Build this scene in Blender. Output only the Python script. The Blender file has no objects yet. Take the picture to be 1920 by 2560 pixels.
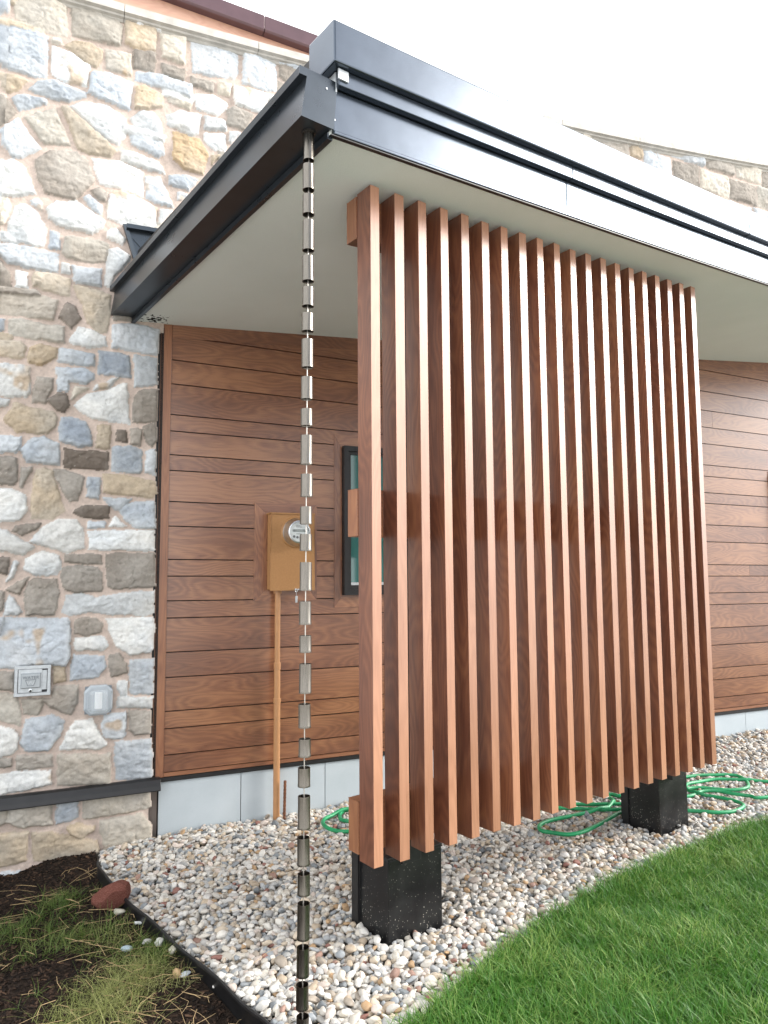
import bpy, bmesh, math, random
import numpy as np
from mathutils import Matrix, Vector, Euler
random.seed(7); RNG = np.random.default_rng(11)
R = math.radians
SC = bpy.context.scene
# ------------------------------------------------------------------ camera
cam_d = bpy.data.cameras.new("camera"); CAM = bpy.data.objects.new("camera", cam_d)
SC.collection.objects.link(CAM); SC.camera = CAM
YAW, PITCH, ROLL = R(36.3275), R(4.9737), R(-0.3946)
_F = Vector((math.sin(YAW)*math.cos(PITCH), math.cos(YAW)*math.cos(PITCH), math.sin(PITCH)))
_R = Vector((math.cos(YAW), -math.sin(YAW), 0)); _U = _R.cross(_F)
_R2 = _R*math.cos(ROLL)+_U*math.sin(ROLL); _U2 = -_R*math.sin(ROLL)+_U*math.cos(ROLL)
CAM.matrix_world = Matrix(((_R2.x,_U2.x,-_F.x,0),(_R2.y,_U2.y,-_F.y,0),(_R2.z,_U2.z,-_F.z,1.5),(0,0,0,1)))
cam_d.sensor_fit = 'VERTICAL'; cam_d.sensor_height = 36.0; cam_d.lens = 36.0*1774.56/2560
cam_d.clip_start = 0.05; cam_d.clip_end = 500
# ------------------------------------------------------------------ light
GLOW, CLOUD, SUNE, SUNA, EXPO = 3.8, 1.27, 1.9, 24, 1.03
SUN_AZ, SUN_EL = R(-32), R(28)          # azimuth from +X; hazy sun front right
SDIR = Vector((math.cos(SUN_AZ)*math.cos(SUN_EL), math.sin(SUN_AZ)*math.cos(SUN_EL), math.sin(SUN_EL)))
W = bpy.data.worlds.new("World"); SC.world = W; W.use_nodes = True
nt = W.node_tree; nt.nodes.clear()
def wn(t, **k):
    n = nt.nodes.new(t)
    for a, b in k.items(): setattr(n, a, b)
    return n
L = nt.links.new
sky = wn('ShaderNodeTexSky', sky_type='NISHITA', sun_disc=False, sun_elevation=SUN_EL, sun_rotation=R(122), air_density=1.0, dust_density=2.5)
skym = wn('ShaderNodeVectorMath', operation='SCALE'); skym.inputs['Scale'].default_value = 0.10
L(sky.outputs[0], skym.inputs[0])
tc = wn('ShaderNodeTexCoord')
nrm = wn('ShaderNodeVectorMath', operation='NORMALIZE'); L(tc.outputs['Generated'], nrm.inputs[0])
def dot(v):
    d = wn('ShaderNodeVectorMath', operation='DOT_PRODUCT'); L(nrm.outputs[0], d.inputs[0]); d.inputs[1].default_value = v; return d.outputs['Value']
def mrange(x, a, b, c, d, smooth=True):
    m = wn('ShaderNodeMapRange'); m.interpolation_type = 'SMOOTHSTEP' if smooth else 'LINEAR'
    L(x, m.inputs[0])
    for i, v in enumerate((a, b, c, d)): m.inputs[i+1].default_value = v
    return m.outputs[0]
cn = wn('ShaderNodeTexNoise'); cn.inputs['Scale'].default_value = 2.2; cn.inputs['Detail'].default_value = 6; L(nrm.outputs[0], cn.inputs['Vector'])
# cloud veil over the whole sky with one thinner, bluer gap high in front of the fascia
clear = mrange(dot((0.27, -0.70, 0.66)), 0.70, 0.97, 0.0, 0.72)
addn = wn('ShaderNodeMath', operation='MULTIPLY_ADD'); L(cn.outputs['Fac'], addn.inputs[0]); addn.inputs[1].default_value = 0.35; addn.inputs[2].default_value = 0.78
cvm = wn('ShaderNodeMath', operation='MULTIPLY'); L(clear, cvm.inputs[0]); L(addn.outputs[0], cvm.inputs[1])
cvs = wn('ShaderNodeMath', operation='SUBTRACT', use_clamp=True); cvs.inputs[0].default_value = 1.0; L(cvm.outputs[0], cvs.inputs[1]); cover = cvs.outputs[0]
glow = mrange(dot(SDIR), 0.87, 1.0, 0.0, 1.0)
gl2 = wn('ShaderNodeMath', operation='MULTIPLY_ADD'); L(glow, gl2.inputs[0]); gl2.inputs[1].default_value = GLOW; gl2.inputs[2].default_value = CLOUD
cl = wn('ShaderNodeCombineXYZ')
for i, f in enumerate((0.985, 1.0, 1.02)):
    m = wn('ShaderNodeMath', operation='MULTIPLY'); L(gl2.outputs[0], m.inputs[0]); m.inputs[1].default_value = f; L(m.outputs[0], cl.inputs[i])
mx = wn('ShaderNodeMix', data_type='VECTOR'); L(cover, mx.inputs['Factor'])
L(skym.outputs[0], mx.inputs[4]); L(cl.outputs[0], mx.inputs[5])
bg = wn('ShaderNodeBackground'); bg.inputs['Strength'].default_value = 1.0
L(mx.outputs[1], bg.inputs['Color'])
wo = wn('ShaderNodeOutputWorld'); L(bg.outputs[0], wo.inputs[0])
sun_d = bpy.data.lights.new("sun", 'SUN'); SUN = bpy.data.objects.new("sun", sun_d); SC.collection.objects.link(SUN)
sun_d.energy = SUNE; sun_d.angle = R(SUNA); sun_d.color = (1.0, 0.95, 0.88)
SUN.rotation_euler = SDIR.to_track_quat('Z', 'Y').to_euler(); SUN.location = (6, -6, 9)
SC.view_settings.view_transform = 'Standard'; SC.view_settings.look = 'None'
SC.view_settings.exposure = EXPO; SC.view_settings.gamma = 1.0
SC.cycles.max_bounces = 8; SC.cycles.diffuse_bounces = 5; SC.cycles.glossy_bounces = 3; SC.cycles.transparent_max_bounces = 6
SC.cycles.use_denoising = True
# ------------------------------------------------------------------ helpers
COL = SC.collection
def prop(o, label=None, cat=None, group=None, kind=None):
    if label: o['label'] = label
    if cat: o['category'] = cat
    if group: o['group'] = group
    if kind: o['kind'] = kind
    return o
def empty(name, M=None):
    o = bpy.data.objects.new(name, None); COL.objects.link(o); o.empty_display_size = .1
    if M is not None: o.matrix_world = M
    return o
MAT = {}
def mat(name):
    m = bpy.data.materials.new(name); m.use_nodes = True; t = m.node_tree
    b = t.nodes['Principled BSDF']; MAT[name] = m
    return m, t, b
def nd(t, typ, ins=None, **k):
    n = t.nodes.new(typ)
    for a, v in k.items(): setattr(n, a, v)
    for a, v in (ins or {}).items():
        if isinstance(v, bpy.types.NodeSocket): t.links.new(v, n.inputs[a])
        else: n.inputs[a].default_value = v
    return n
def ramp(t, fac, stops):
    r = t.nodes.new('ShaderNodeValToRGB'); t.links.new(fac, r.inputs[0])
    e = r.color_ramp.elements
    while len(e) < len(stops): e.new(0.5)
    for x, (p_, c) in zip(e, stops): x.position = p_; x.color = (*c, 1)
    return r.outputs[0]
def math_(t, op, a, b=None, c=None):
    n = t.nodes.new('ShaderNodeMath'); n.operation = op
    for i, v in enumerate((a, b, c)):
        if v is None: continue
        if isinstance(v, bpy.types.NodeSocket): t.links.new(v, n.inputs[i])
        else: n.inputs[i].default_value = v
    return n.outputs[0]
def setp(b, **k):
    for a, v in k.items(): b.inputs[a.replace('_', ' ')].default_value = v
def bump(t, b, h, s, d):
    n = nd(t, 'ShaderNodeBump', {'Height': h, 'Strength': s, 'Distance': d}); t.links.new(n.outputs[0], b.inputs['Normal'])
def simple(name, col, rough=.5, metal=0., spec=.5, noise=None, bmp=None):
    m, t, b = mat(name); setp(b, Roughness=rough, Metallic=metal, Specular_IOR_Level=spec)
    b.inputs['Base Color'].default_value = (*col, 1)
    if noise:
        sc, amt = noise
        co = nd(t, 'ShaderNodeTexCoord').outputs['Object']
        n = nd(t, 'ShaderNodeTexNoise', {'Vector': co, 'Scale': sc, 'Detail': 5.}).outputs['Fac']
        c1 = [max(0, v*(1-amt)) for v in col]; c2 = [v*(1+amt) for v in col]
        t.links.new(ramp(t, n, [(.3, c1), (.7, c2)]), b.inputs['Base Color'])
        if bmp: bump(t, b, n, bmp, .002)
    return m
# wood-print aluminium: contour-line grain in UV (u runs along the grain, metres)
def wood(name, dark, mid, light, straight=False, rough=.34, spec=.75):
    m, t, b = mat(name)
    uv = nd(t, 'ShaderNodeUVMap').outputs[0]
    s1 = nd(t, 'ShaderNodeMapping', {'Vector': uv, 'Scale': (1.7 if not straight else .9, 6.2 if not straight else 10, 1)}).outputs[0]
    n1 = nd(t, 'ShaderNodeTexNoise', {'Vector': s1, 'Scale': 1., 'Detail': 1.2, 'Roughness': .35}, noise_dimensions='2D').outputs['Fac']
    s2 = nd(t, 'ShaderNodeMapping', {'Vector': uv, 'Scale': (5, 60, 1)}).outputs[0]
    n2 = nd(t, 'ShaderNodeTexNoise', {'Vector': s2, 'Scale': 1., 'Detail': 3.}, noise_dimensions='2D').outputs['Fac']
    s3 = nd(t, 'ShaderNodeMapping', {'Vector': uv, 'Scale': (9, 420, 1)}).outputs[0]
    n3 = nd(t, 'ShaderNodeTexNoise', {'Vector': s3, 'Scale': 1., 'Detail': 2.}, noise_dimensions='2D').outputs['Fac']
    ph = math_(t, 'MULTIPLY_ADD', n2, .045, n1)
    rg = math_(t, 'PINGPONG', math_(t, 'MULTIPLY', ph, 13.), .5)
    rg = math_(t, 'MULTIPLY', rg, 2.)
    s4 = nd(t, 'ShaderNodeMapping', {'Vector': uv, 'Scale': (1.3, 5, 1)}).outputs[0]
    n4 = nd(t, 'ShaderNodeTexNoise', {'Vector': s4, 'Scale': 1., 'Detail': 2.}, noise_dimensions='2D').outputs['Fac']
    v = math_(t, 'MULTIPLY_ADD', rg, .20, math_(t, 'MULTIPLY', n3, .47))
    v = math_(t, 'MULTIPLY_ADD', n4, .62, v); v = math_(t, 'SUBTRACT', v, .11)
    s5 = nd(t, 'ShaderNodeMapping', {'Vector': uv, 'Scale': (.05, .8, 1)}).outputs[0]
    n5 = nd(t, 'ShaderNodeTexNoise', {'Vector': s5, 'Scale': 1., 'Detail': 0.}, noise_dimensions='2D').outputs['Fac']
    v = math_(t, 'ADD', v, math_(t, 'MULTIPLY_ADD', n5, .36, -.18))
    c = ramp(t, v, [(.14, dark), (.48, mid), (.80, light)])
    oi = nd(t, 'ShaderNodeObjectInfo').outputs['Random']
    tn = nd(t, 'ShaderNodeVectorMath', {0: c}, operation='SCALE'); t.links.new(math_(t, 'MULTIPLY_ADD', oi, .26, .87), tn.inputs['Scale'])
    t.links.new(tn.outputs[0], b.inputs['Base Color'])
    t.links.new(math_(t, 'MULTIPLY_ADD', n3, .10, rough-.05), b.inputs['Roughness'])
    setp(b, Specular_IOR_Level=spec)
    bump(t, b, n3, .05, .001)
    return m
WD = wood('wood_print_siding', (.092, .033, .017), (.19, .074, .036), (.33, .150, .070), rough=.30, spec=1.0)
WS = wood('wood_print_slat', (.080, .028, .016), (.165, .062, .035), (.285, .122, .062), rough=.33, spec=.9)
WS_LIT = wood('wood_print_slat_lit_edge', (.25, .115, .065), (.33, .158, .094), (.41, .205, .125), straight=True, rough=.30, spec=1.0)  # slat wood again, light on the narrow fronts put into a paler colour
WR = wood('wood_print_rail', (.13, .05, .025), (.23, .092, .044), (.32, .14, .065), straight=True, rough=.38)
WP = wood('wood_print_upper', (.36, .19, .13), (.50, .28, .20), (.58, .35, .25), rough=.4)
def metal_dark(name, col, rough, metal):
    m, t, b = mat(name)
    co = nd(t, 'ShaderNodeTexCoord').outputs['Object']
    n = nd(t, 'ShaderNodeTexNoise', {'Vector': co, 'Scale': 7., 'Detail': 6., 'Roughness': .65}).outputs['Fac']
    t.links.new(ramp(t, n, [(.35, [v*.92 for v in col]), (.7, [v*1.08 for v in col])]), b.inputs['Base Color'])
    t.links.new(math_(t, 'MULTIPLY_ADD', n, .05, rough-.025), b.inputs['Roughness'])
    n2 = nd(t, 'ShaderNodeTexNoise', {'Vector': co, 'Scale': 2.2, 'Detail': 1.}).outputs['Fac']
    bump(t, b, n2, .03, .01)
    setp(b, Metallic=metal, Specular_IOR_Level=.7)
    return m
FM = metal_dark('charcoal_metal', (.088, .106, .132), .24, .85)
GM = metal_dark('gutter_metal', (.058, .070, .084), .28, .75)
MR = simple('maroon_metal', (.105, .058, .066), .36, .3, .8, noise=(9, .1))
BLK = simple('black_plastic', (.010, .010, .011), .42, noise=(20, .3))
BLKR = simple('black_membrane', (.007, .007, .008), .55)
VOID = simple('groove_shadow_gap', (.020, .009, .006), .8)
def stucco():
    m, t, b = mat('soffit_stucco'); setp(b, Roughness=.9, Specular_IOR_Level=.2)
    co = nd(t, 'ShaderNodeTexCoord').outputs['Object']
    n = nd(t, 'ShaderNodeTexNoise', {'Vector': co, 'Scale': 260., 'Detail': 3.}).outputs['Fac']
    n2 = nd(t, 'ShaderNodeTexNoise', {'Vector': co, 'Scale': 1.6, 'Detail': 4.}).outputs['Fac']
    c = ramp(t, math_(t, 'MULTIPLY_ADD', n, .35, math_(t, 'MULTIPLY', n2, .65)), [(.3, (.655, .695, .655)), (.7, (.75, .785, .745))])
    # black smears of sealant by the gutter end, a stain with its own shape
    d = nd(t, 'ShaderNodeVectorMath', {0: co, 1: (1.395, 4.27, 3.08)}, operation='DISTANCE').outputs['Value']
    n3 = nd(t, 'ShaderNodeTexNoise', {'Vector': co, 'Scale': 38., 'Detail': 4.}).outputs['Fac']
    k = math_(t, 'GREATER_THAN', math_(t, 'SUBTRACT', n3, math_(t, 'MULTIPLY', d, 2.2)), .42)
    mx = nd(t, 'ShaderNodeMix', {'Factor': k}, data_type='RGBA'); t.links.new(c, mx.inputs[6]); mx.inputs[7].default_value = (.03, .03, .028, 1)
    t.links.new(mx.outputs[2], b.inputs['Base Color'])
    bump(t, b, n, .5, .003)
    return m
SOF = stucco()
def cement():
    m, t, b = mat('fibre_cement'); setp(b, Roughness=.75, Specular_IOR_Level=.3)
    co = nd(t, 'ShaderNodeTexCoord').outputs['Object']
    n = nd(t, 'ShaderNodeTexNoise', {'Vector': co, 'Scale': 300., 'Detail': 3.}).outputs['Fac']
    n2 = nd(t, 'ShaderNodeTexNoise', {'Vector': co, 'Scale': 4., 'Detail': 5.}).outputs['Fac']
    t.links.new(ramp(t, math_(t, 'MULTIPLY_ADD', n, .4, math_(t, 'MULTIPLY', n2, .6)), [(.35, (.385, .435, .465)), (.65, (.46, .51, .54))]), b.inputs['Base Color'])
    bump(t, b, n, .3, .002)
    return m
CEM = cement()
def vcol_stone(name, rough, bs, inst=False, scale=60., amt=.35):
    m, t, b = mat(name); setp(b, Roughness=rough, Specular_IOR_Level=.3)
    a = nd(t, 'ShaderNodeAttribute', attribute_type='INSTANCER' if inst else 'GEOMETRY'); a.attribute_name = 'col'
    co = nd(t, 'ShaderNodeTexCoord').outputs['Object']
    if inst:
        oi = nd(t, 'ShaderNodeObjectInfo').outputs['Random']
        co = nd(t, 'ShaderNodeVectorMath', {0: co, 1: nd(t, 'ShaderNodeCombineXYZ', {0: math_(t, 'MULTIPLY', oi, 90.), 1: math_(t, 'MULTIPLY', oi, 31.)}).outputs[0]}, operation='ADD').outputs[0]
    n = nd(t, 'ShaderNodeTexNoise', {'Vector': co, 'Scale': scale, 'Detail': 6., 'Roughness': .65}).outputs['Fac']
    f = nd(t, 'ShaderNodeMapRange', {0: n, 1: .3, 2: .72, 3: 1-amt, 4: 1+amt*.75}).outputs[0]
    mx = nd(t, 'ShaderNodeVectorMath', {0: a.outputs['Color']}, operation='SCALE'); t.links.new(f, mx.inputs['Scale'])
    t.links.new(mx.outputs[0], b.inputs['Base Color'])
    n2 = nd(t, 'ShaderNodeTexNoise', {'Vector': co, 'Scale': scale*1.1, 'Detail': 8., 'Roughness': .7}).outputs['Fac']
    bump(t, b, n2, bs, .006 if not inst else .004)
    return m
STN = vcol_stone('cut_stone_and_mortar', .85, .6, scale=38., amt=.20)
PEB = vcol_stone('river_pebble', .62, .25, inst=True, scale=55., amt=.22)
PEBS = simple('loose_pebble', (.50, .46, .40), .6, noise=(60, .3), bmp=.2)
LIM = simple('limestone_cap', (.47, .45, .41), .8, noise=(14, .16), bmp=.3)
def brushed(name, col, rough, hor=True):
    m, t, b = mat(name); setp(b, Metallic=1., Roughness=rough)
    co = nd(t, 'ShaderNodeTexCoord').outputs['Object']
    s = nd(t, 'ShaderNodeMapping', {'Vector': co, 'Scale': (60, 60, 900) if not hor else (900, 900, 25)}).outputs[0]
    n = nd(t, 'ShaderNodeTexNoise', {'Vector': s, 'Scale': 1., 'Detail': 2.}).outputs['Fac']
    t.links.new(ramp(t, n, [(.3, [v*.8 for v in col]), (.7, [v*1.15 for v in col])]), b.inputs['Base Color'])
    t.links.new(math_(t, 'MULTIPLY_ADD', n, .2, rough-.1), b.inputs['Roughness'])
    return m
CUP = brushed('brushed_bronze_steel', (.175, .160, .140), .28)
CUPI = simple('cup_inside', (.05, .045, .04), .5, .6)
ROD = simple('steel_cable', (.50, .47, .43), .35, .7)
ALU = simple('cast_aluminium', (.50, .53, .55), .42, .35, noise=(60, .1))
ALUR = simple('raised_aluminium', (.40, .43, .45), .4, .45)
CHR = simple('galvanised_steel', (.62, .65, .67), .24, .95, noise=(18, .12))
TAN = simple('tan_enamel', (.36, .185, .072), .5, 0., .4, noise=(140, .07), bmp=.15)
TANP = simple('tan_pipe_paint', (.42, .215, .095), .45, noise=(25, .06))
WHT = simple('meter_dial', (.66, .70, .70), .4)
GRY = simple('meter_display', (.16, .19, .18), .25)
DRK = simple('dark_print', (.03, .03, .035), .5)
RUST = simple('rusty_rebar', (.14, .055, .025), .85, noise=(90, .5), bmp=.5)
HOSE = simple('green_hose_rubber', (.010, .255, .095), .42, noise=(14, .22))
GRN = simple('spout_ring', (.05, .045, .04), .4, .7)
def glass(name, tint, alpha, rough=.03):
    m, t, b = mat(name); setp(b, Roughness=rough, Specular_IOR_Level=.8)
    b.inputs['Base Color'].default_value = (*tint, 1); b.inputs['Alpha'].default_value = alpha
    return m
CLR = glass('clear_polycarbonate', (.72, .78, .82), .30, .10)
CLRB = glass('clear_base_plastic', (.55, .61, .66), .62, .15)
DOME = glass('meter_glass', (.8, .85, .86), .18, .04)
PANE = simple('window_pane', (.035, .135, .125), .06, 0., 1.0)
def pedestal_mat():
    m, t, b = mat('black_pedestal'); setp(b, Roughness=.28, Specular_IOR_Level=.45)
    co = nd(t, 'ShaderNodeTexCoord').outputs['Object']
    v = nd(t, 'ShaderNodeTexVoronoi', {'Vector': co, 'Scale': 95., 'Randomness': 1.}).outputs['Distance']
    n = nd(t, 'ShaderNodeTexNoise', {'Vector': co, 'Scale': 70., 'Detail': 3.}).outputs['Fac']
    n2 = nd(t, 'ShaderNodeTexNoise', {'Vector': co, 'Scale': 9., 'Detail': 4.}).outputs['Fac']
    z = nd(t, 'ShaderNodeSeparateXYZ', {0: co}).outputs[2]
    th = math_(t, 'MULTIPLY_ADD', z, -.28, math_(t, 'MULTIPLY', n2, .30))
    k = math_(t, 'LESS_THAN', math_(t, 'MULTIPLY_ADD', n, .22, v), math_(t, 'ADD', th, .12))
    base = ramp(t, n2, [(.4, (.006, .006, .007)), (.75, (.016, .017, .017))])
    mx = nd(t, 'ShaderNodeMix', {'Factor': k}, data_type='RGBA'); t.links.new(base, mx.inputs[6]); mx.inputs[7].default_value = (.34, .32, .28, 1)
    t.links.new(mx.outputs[2], b.inputs['Base Color'])
    t.links.new(math_(t, 'MULTIPLY_ADD', n2, .25, .22), b.inputs['Roughness'])
    return m
PED = pedestal_mat()
def ground_mat(name, c1, c2, c3, sc, bs):
    m, t, b = mat(name); setp(b, Roughness=.95, Specular_IOR_Level=.15)
    co = nd(t, 'ShaderNodeTexCoord').outputs['Object']
    n = nd(t, 'ShaderNodeTexNoise', {'Vector': co, 'Scale': sc, 'Detail': 9., 'Roughness': .7}).outputs['Fac']
    t.links.new(ramp(t, n, [(.32, c1), (.5, c2), (.7, c3)]), b.inputs['Base Color'])
    bump(t, b, n, bs, .02)
    return m
SOIL = ground_mat('dark_mulch_soil', (.007, .005, .004), (.022, .015, .011), (.052, .036, .026), 38., 1.)
GRV = ground_mat('gravel_fines', (.05, .045, .04), (.12, .11, .095), (.22, .20, .175), 60., 1.)
LAWN = ground_mat('lawn_soil', (.010, .018, .005), (.020, .045, .009), (.035, .07, .015), 30., .8)
BASE = ground_mat('pale_bounce_ground', (.44, .43, .41), (.50, .49, .46), (.55, .54, .51), 6., .2)  # unseen outer ground, made pale to bounce light up onto the soffit
ROCK = ground_mat('red_rock', (.11, .036, .026), (.20, .075, .056), (.32, .15, .12), 22., .8)
def leaf(name, lo, hi, tip):
    m, t, b = mat(name); setp(b, Roughness=.45, Specular_IOR_Level=.4)
    r = nd(t, 'ShaderNodeObjectInfo').outputs['Random']
    a = nd(t, 'ShaderNodeAttribute', attribute_type='GEOMETRY'); a.attribute_name = 'bl'
    lo_ = nd(t, 'ShaderNodeTexNoise', {'Vector': nd(t, 'ShaderNodeObjectInfo').outputs['Location'], 'Scale': 2.6, 'Detail': 3.}).outputs['Fac']
    f = math_(t, 'ADD', math_(t, 'MULTIPLY', r, .35), math_(t, 'MULTIPLY', a.outputs['Fac'], .5))
    f = math_(t, 'ADD', f, math_(t, 'MULTIPLY_ADD', lo_, .7, -.22))
    t.links.new(ramp(t, f, [(.1, lo), (.6, hi), (.96, tip)]), b.inputs['Base Color'])
    b.inputs['Transmission Weight'].default_value = 0.
    tr = nd(t, 'ShaderNodeBsdfTranslucent'); t.links.new(b.inputs['Base Color'].links[0].from_socket, tr.inputs[0])
    ms = nd(t, 'ShaderNodeMixShader', {0: .35}); t.links.new(b.outputs[0], ms.inputs[1]); t.links.new(tr.outputs[0], ms.inputs[2])
    t.links.new(ms.outputs[0], t.nodes['Material Output'].inputs[0])
    return m
GRASS = leaf('lawn_grass', (.030, .115, .010), (.062, .195, .022), (.32, .44, .12))
WEED = leaf('weed_grass', (.050, .10, .016), (.11, .18, .035), (.30, .31, .11))
WEEDY = leaf('pale_weed_grass', (.15, .19, .05), (.30, .33, .11), (.48, .46, .22))
STRAW = simple('dry_straw', (.42, .30, .155), .7, noise=(40, .3))
def chip_mat():
    m, t, b = mat('mulch_chip'); setp(b, Roughness=.9, Specular_IOR_Level=.2)
    r = nd(t, 'ShaderNodeObjectInfo').outputs['Random']
    t.links.new(ramp(t, r, [(.1, (.007, .005, .004)), (.6, (.022, .014, .010)), (.93, (.05, .03, .02)), (1., (.11, .065, .04))]), b.inputs['Base Color'])
    return m
CHIP = chip_mat()

class MB:
    """collects shapes with UVs; build() links them as ONE mesh object"""
    def __init__(s): s.v = []; s.f = []; s.uv = []; s.mi = []; s.sm = []
    def quad(s, pts, uvs=None, mi=0, smooth=False):
        i = len(s.v); s.v += [tuple(q) for q in pts]; s.f.append(tuple(range(i, i+len(pts))))
        s.uv.append(uvs or [(0, 0)]*len(pts)); s.mi.append(mi); s.sm.append(smooth)
    def box(s, x0, x1, y0, y1, z0, z1, grain=None, off=None, mi=0, front=None):
        P = lambda a, b, c: ((x0, x1)[a], (y0, y1)[b], (z0, z1)[c])
        F = [((0,0,0),(1,0,0),(1,0,1),(0,0,1)), ((1,1,0),(0,1,0),(0,1,1),(1,1,1)), ((0,1,0),(0,0,0),(0,0,1),(0,1,1)),
             ((1,0,0),(1,1,0),(1,1,1),(1,0,1)), ((0,0,1),(1,0,1),(1,1,1),(0,1,1)), ((0,1,0),(1,1,0),(1,0,0),(0,0,0))]
        cross = [2, 2, 1, 1, 1, 1] if grain == 0 else [0, 0, 1, 1, 1, 1]
        for k, fc in enumerate(F):
            pts = [P(*c) for c in fc]
            if grain is None: uv = None
            else:
                o = off or (0, 0); g = grain; c = cross[k]
                if k >= 4 and grain == 2: g, c = 0, 1
                if k in (2, 3) and grain == 0: g, c = 2, 1
                uv = [(q[g]+o[0], q[c]+o[1]+k*3.7) for q in pts]
            s.quad(pts, uv, mi if not (front is not None and k == 0) else front)
    def prism(s, prof, axis_pts, closed=True, mi=0, caps=True, smooth=False):
        """sweep a profile: axis_pts = list of functions/offset lists giving ring points"""
        n = len(axis_pts[0]); base = len(s.v)
        for ring in axis_pts: s.v += [tuple(q) for q in ring]
        for i in range(len(axis_pts)-1):
            for j in range(n if closed else n-1):
                a = base+i*n+j; b = base+i*n+(j+1) % n
                s.f.append((a, b, b+n, a+n)); s.uv.append([(0,0)]*4); s.mi.append(mi); s.sm.append(smooth)
        if caps and closed:
            s.f.append(tuple(base+j for j in reversed(range(n)))); s.uv.append([(0,0)]*n); s.mi.append(mi); s.sm.append(False)
            e = base+(len(axis_pts)-1)*n
            s.f.append(tuple(e+j for j in range(n))); s.uv.append([(0,0)]*n); s.mi.append(mi); s.sm.append(False)
    def lathe(s, c, ax, prof, n=32, mi=0, smooth=True, capa=True, capb=True):
        ax = Vector(ax).normalized(); u = ax.orthogonal().normalized(); w = ax.cross(u)
        rings = [[Vector(c)+ax*h+(u*math.cos(2*math.pi*k/n)+w*math.sin(2*math.pi*k/n))*r for k in range(n)] for h, r in prof]
        base = len(s.v)
        for rg in rings: s.v += [tuple(q) for q in rg]
        for i in range(len(rings)-1):
            for j in range(n):
                a = base+i*n+j; b = base+i*n+(j+1) % n
                s.f.append((a, b, b+n, a+n)); s.uv.append([(0,0)]*4); s.mi.append(mi); s.sm.append(smooth)
        if capa: s.f.append(tuple(base+j for j in reversed(range(n)))); s.uv.append([(0,0)]*n); s.mi.append(mi); s.sm.append(False)
        if capb: e = base+(len(rings)-1)*n; s.f.append(tuple(e+j for j in range(n))); s.uv.append([(0,0)]*n); s.mi.append(mi); s.sm.append(False)
    def tube(s, pts, r, n=10, mi=0):
        pts = [Vector(q) for q in pts]; rings = []
        up = Vector((0, 0, 1))
        for i, q in enumerate(pts):
            d = (pts[min(i+1, len(pts)-1)]-pts[max(i-1, 0)]).normalized()
            u = d.cross(up)
            if u.length < 1e-4: u = d.cross(Vector((1, 0, 0)))
            u.normalize(); w = u.cross(d)
            rr = r(i/(len(pts)-1)) if callable(r) else r
            rings.append([q+(u*math.cos(2*math.pi*k/n)+w*math.sin(2*math.pi*k/n))*rr for k in range(n)])
        s.prism(None, rings, mi=mi, smooth=True)
    def build(s, name, mats, parent=None, bevel=0., seg=2):
        me = bpy.data.meshes.new(name); me.from_pydata(s.v, [], s.f)
        me.polygons.foreach_set('material_index', s.mi); me.polygons.foreach_set('use_smooth', s.sm)
        ul = me.uv_layers.new(name='UVMap'); flat = [c for u in s.uv for q in u for c in q]; ul.data.foreach_set('uv', flat)
        for m in (mats if isinstance(mats, (list, tuple)) else [mats]): me.materials.append(m)
        bm = bmesh.new(); bm.from_mesh(me); bmesh.ops.recalc_face_normals(bm, faces=bm.faces); bm.to_mesh(me); bm.free()
        o = bpy.data.objects.new(name, me); COL.objects.link(o)
        if parent is not None: o.parent = parent
        if bevel:
            bv = o.modifiers.new('bevel', 'BEVEL'); bv.width = bevel; bv.segments = seg; bv.limit_method = 'ANGLE'; bv.angle_limit = R(40)
            wd = o.modifiers.new('weld', 'WELD'); wd.merge_threshold = 1e-5
            o.modifiers.move(1, 0)
        me.update()
        if any(s.sm): me.set_sharp_from_angle(angle=R(38))
        return o
def rnd(a, b): return random.uniform(a, b)
def off(): return (rnd(0, 50), rnd(0, 50))
def bm_obj(name, bm, m, parent=None):
    me = bpy.data.meshes.new(name); bm.to_mesh(me); bm.free(); me.materials.append(m)
    o = bpy.data.objects.new(name, me); COL.objects.link(o)
    if parent is not None: o.parent = parent
    return o

# ------------------------------------------------------------------ frames
TH = R(-11.5)
MW = Matrix.Translation((1.50, 4.35, 0)) @ Matrix.Rotation(TH, 4, 'Z')     # wall frame: x along wall, -y out of the wall
def wall_y(x): return 4.35-(x-1.5)*math.tan(-TH)
def zs(x): u = x-1.455; return 3.083+.064*u+.0025*u*u                        # soffit height
def gz(x, y):                                                               # gravel height
    t = min(1, max(0, (y-2.6)/max(.3, wall_y(x)-2.6)))
    return t*(-.047+.0225*(x-1.455)/.98)
def zcap(s): return 5.105+.03*s+.0085*s*s
BLD = empty('building', MW)
prop(BLD, 'low modern building with stone wall, wood siding and dark swooping canopy roof', 'building')
MWI = MW.inverted()
def world_child(o, parent=BLD):
    o.parent = parent; o.matrix_parent_inverse = MWI if parent is BLD else Matrix(); return o

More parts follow.
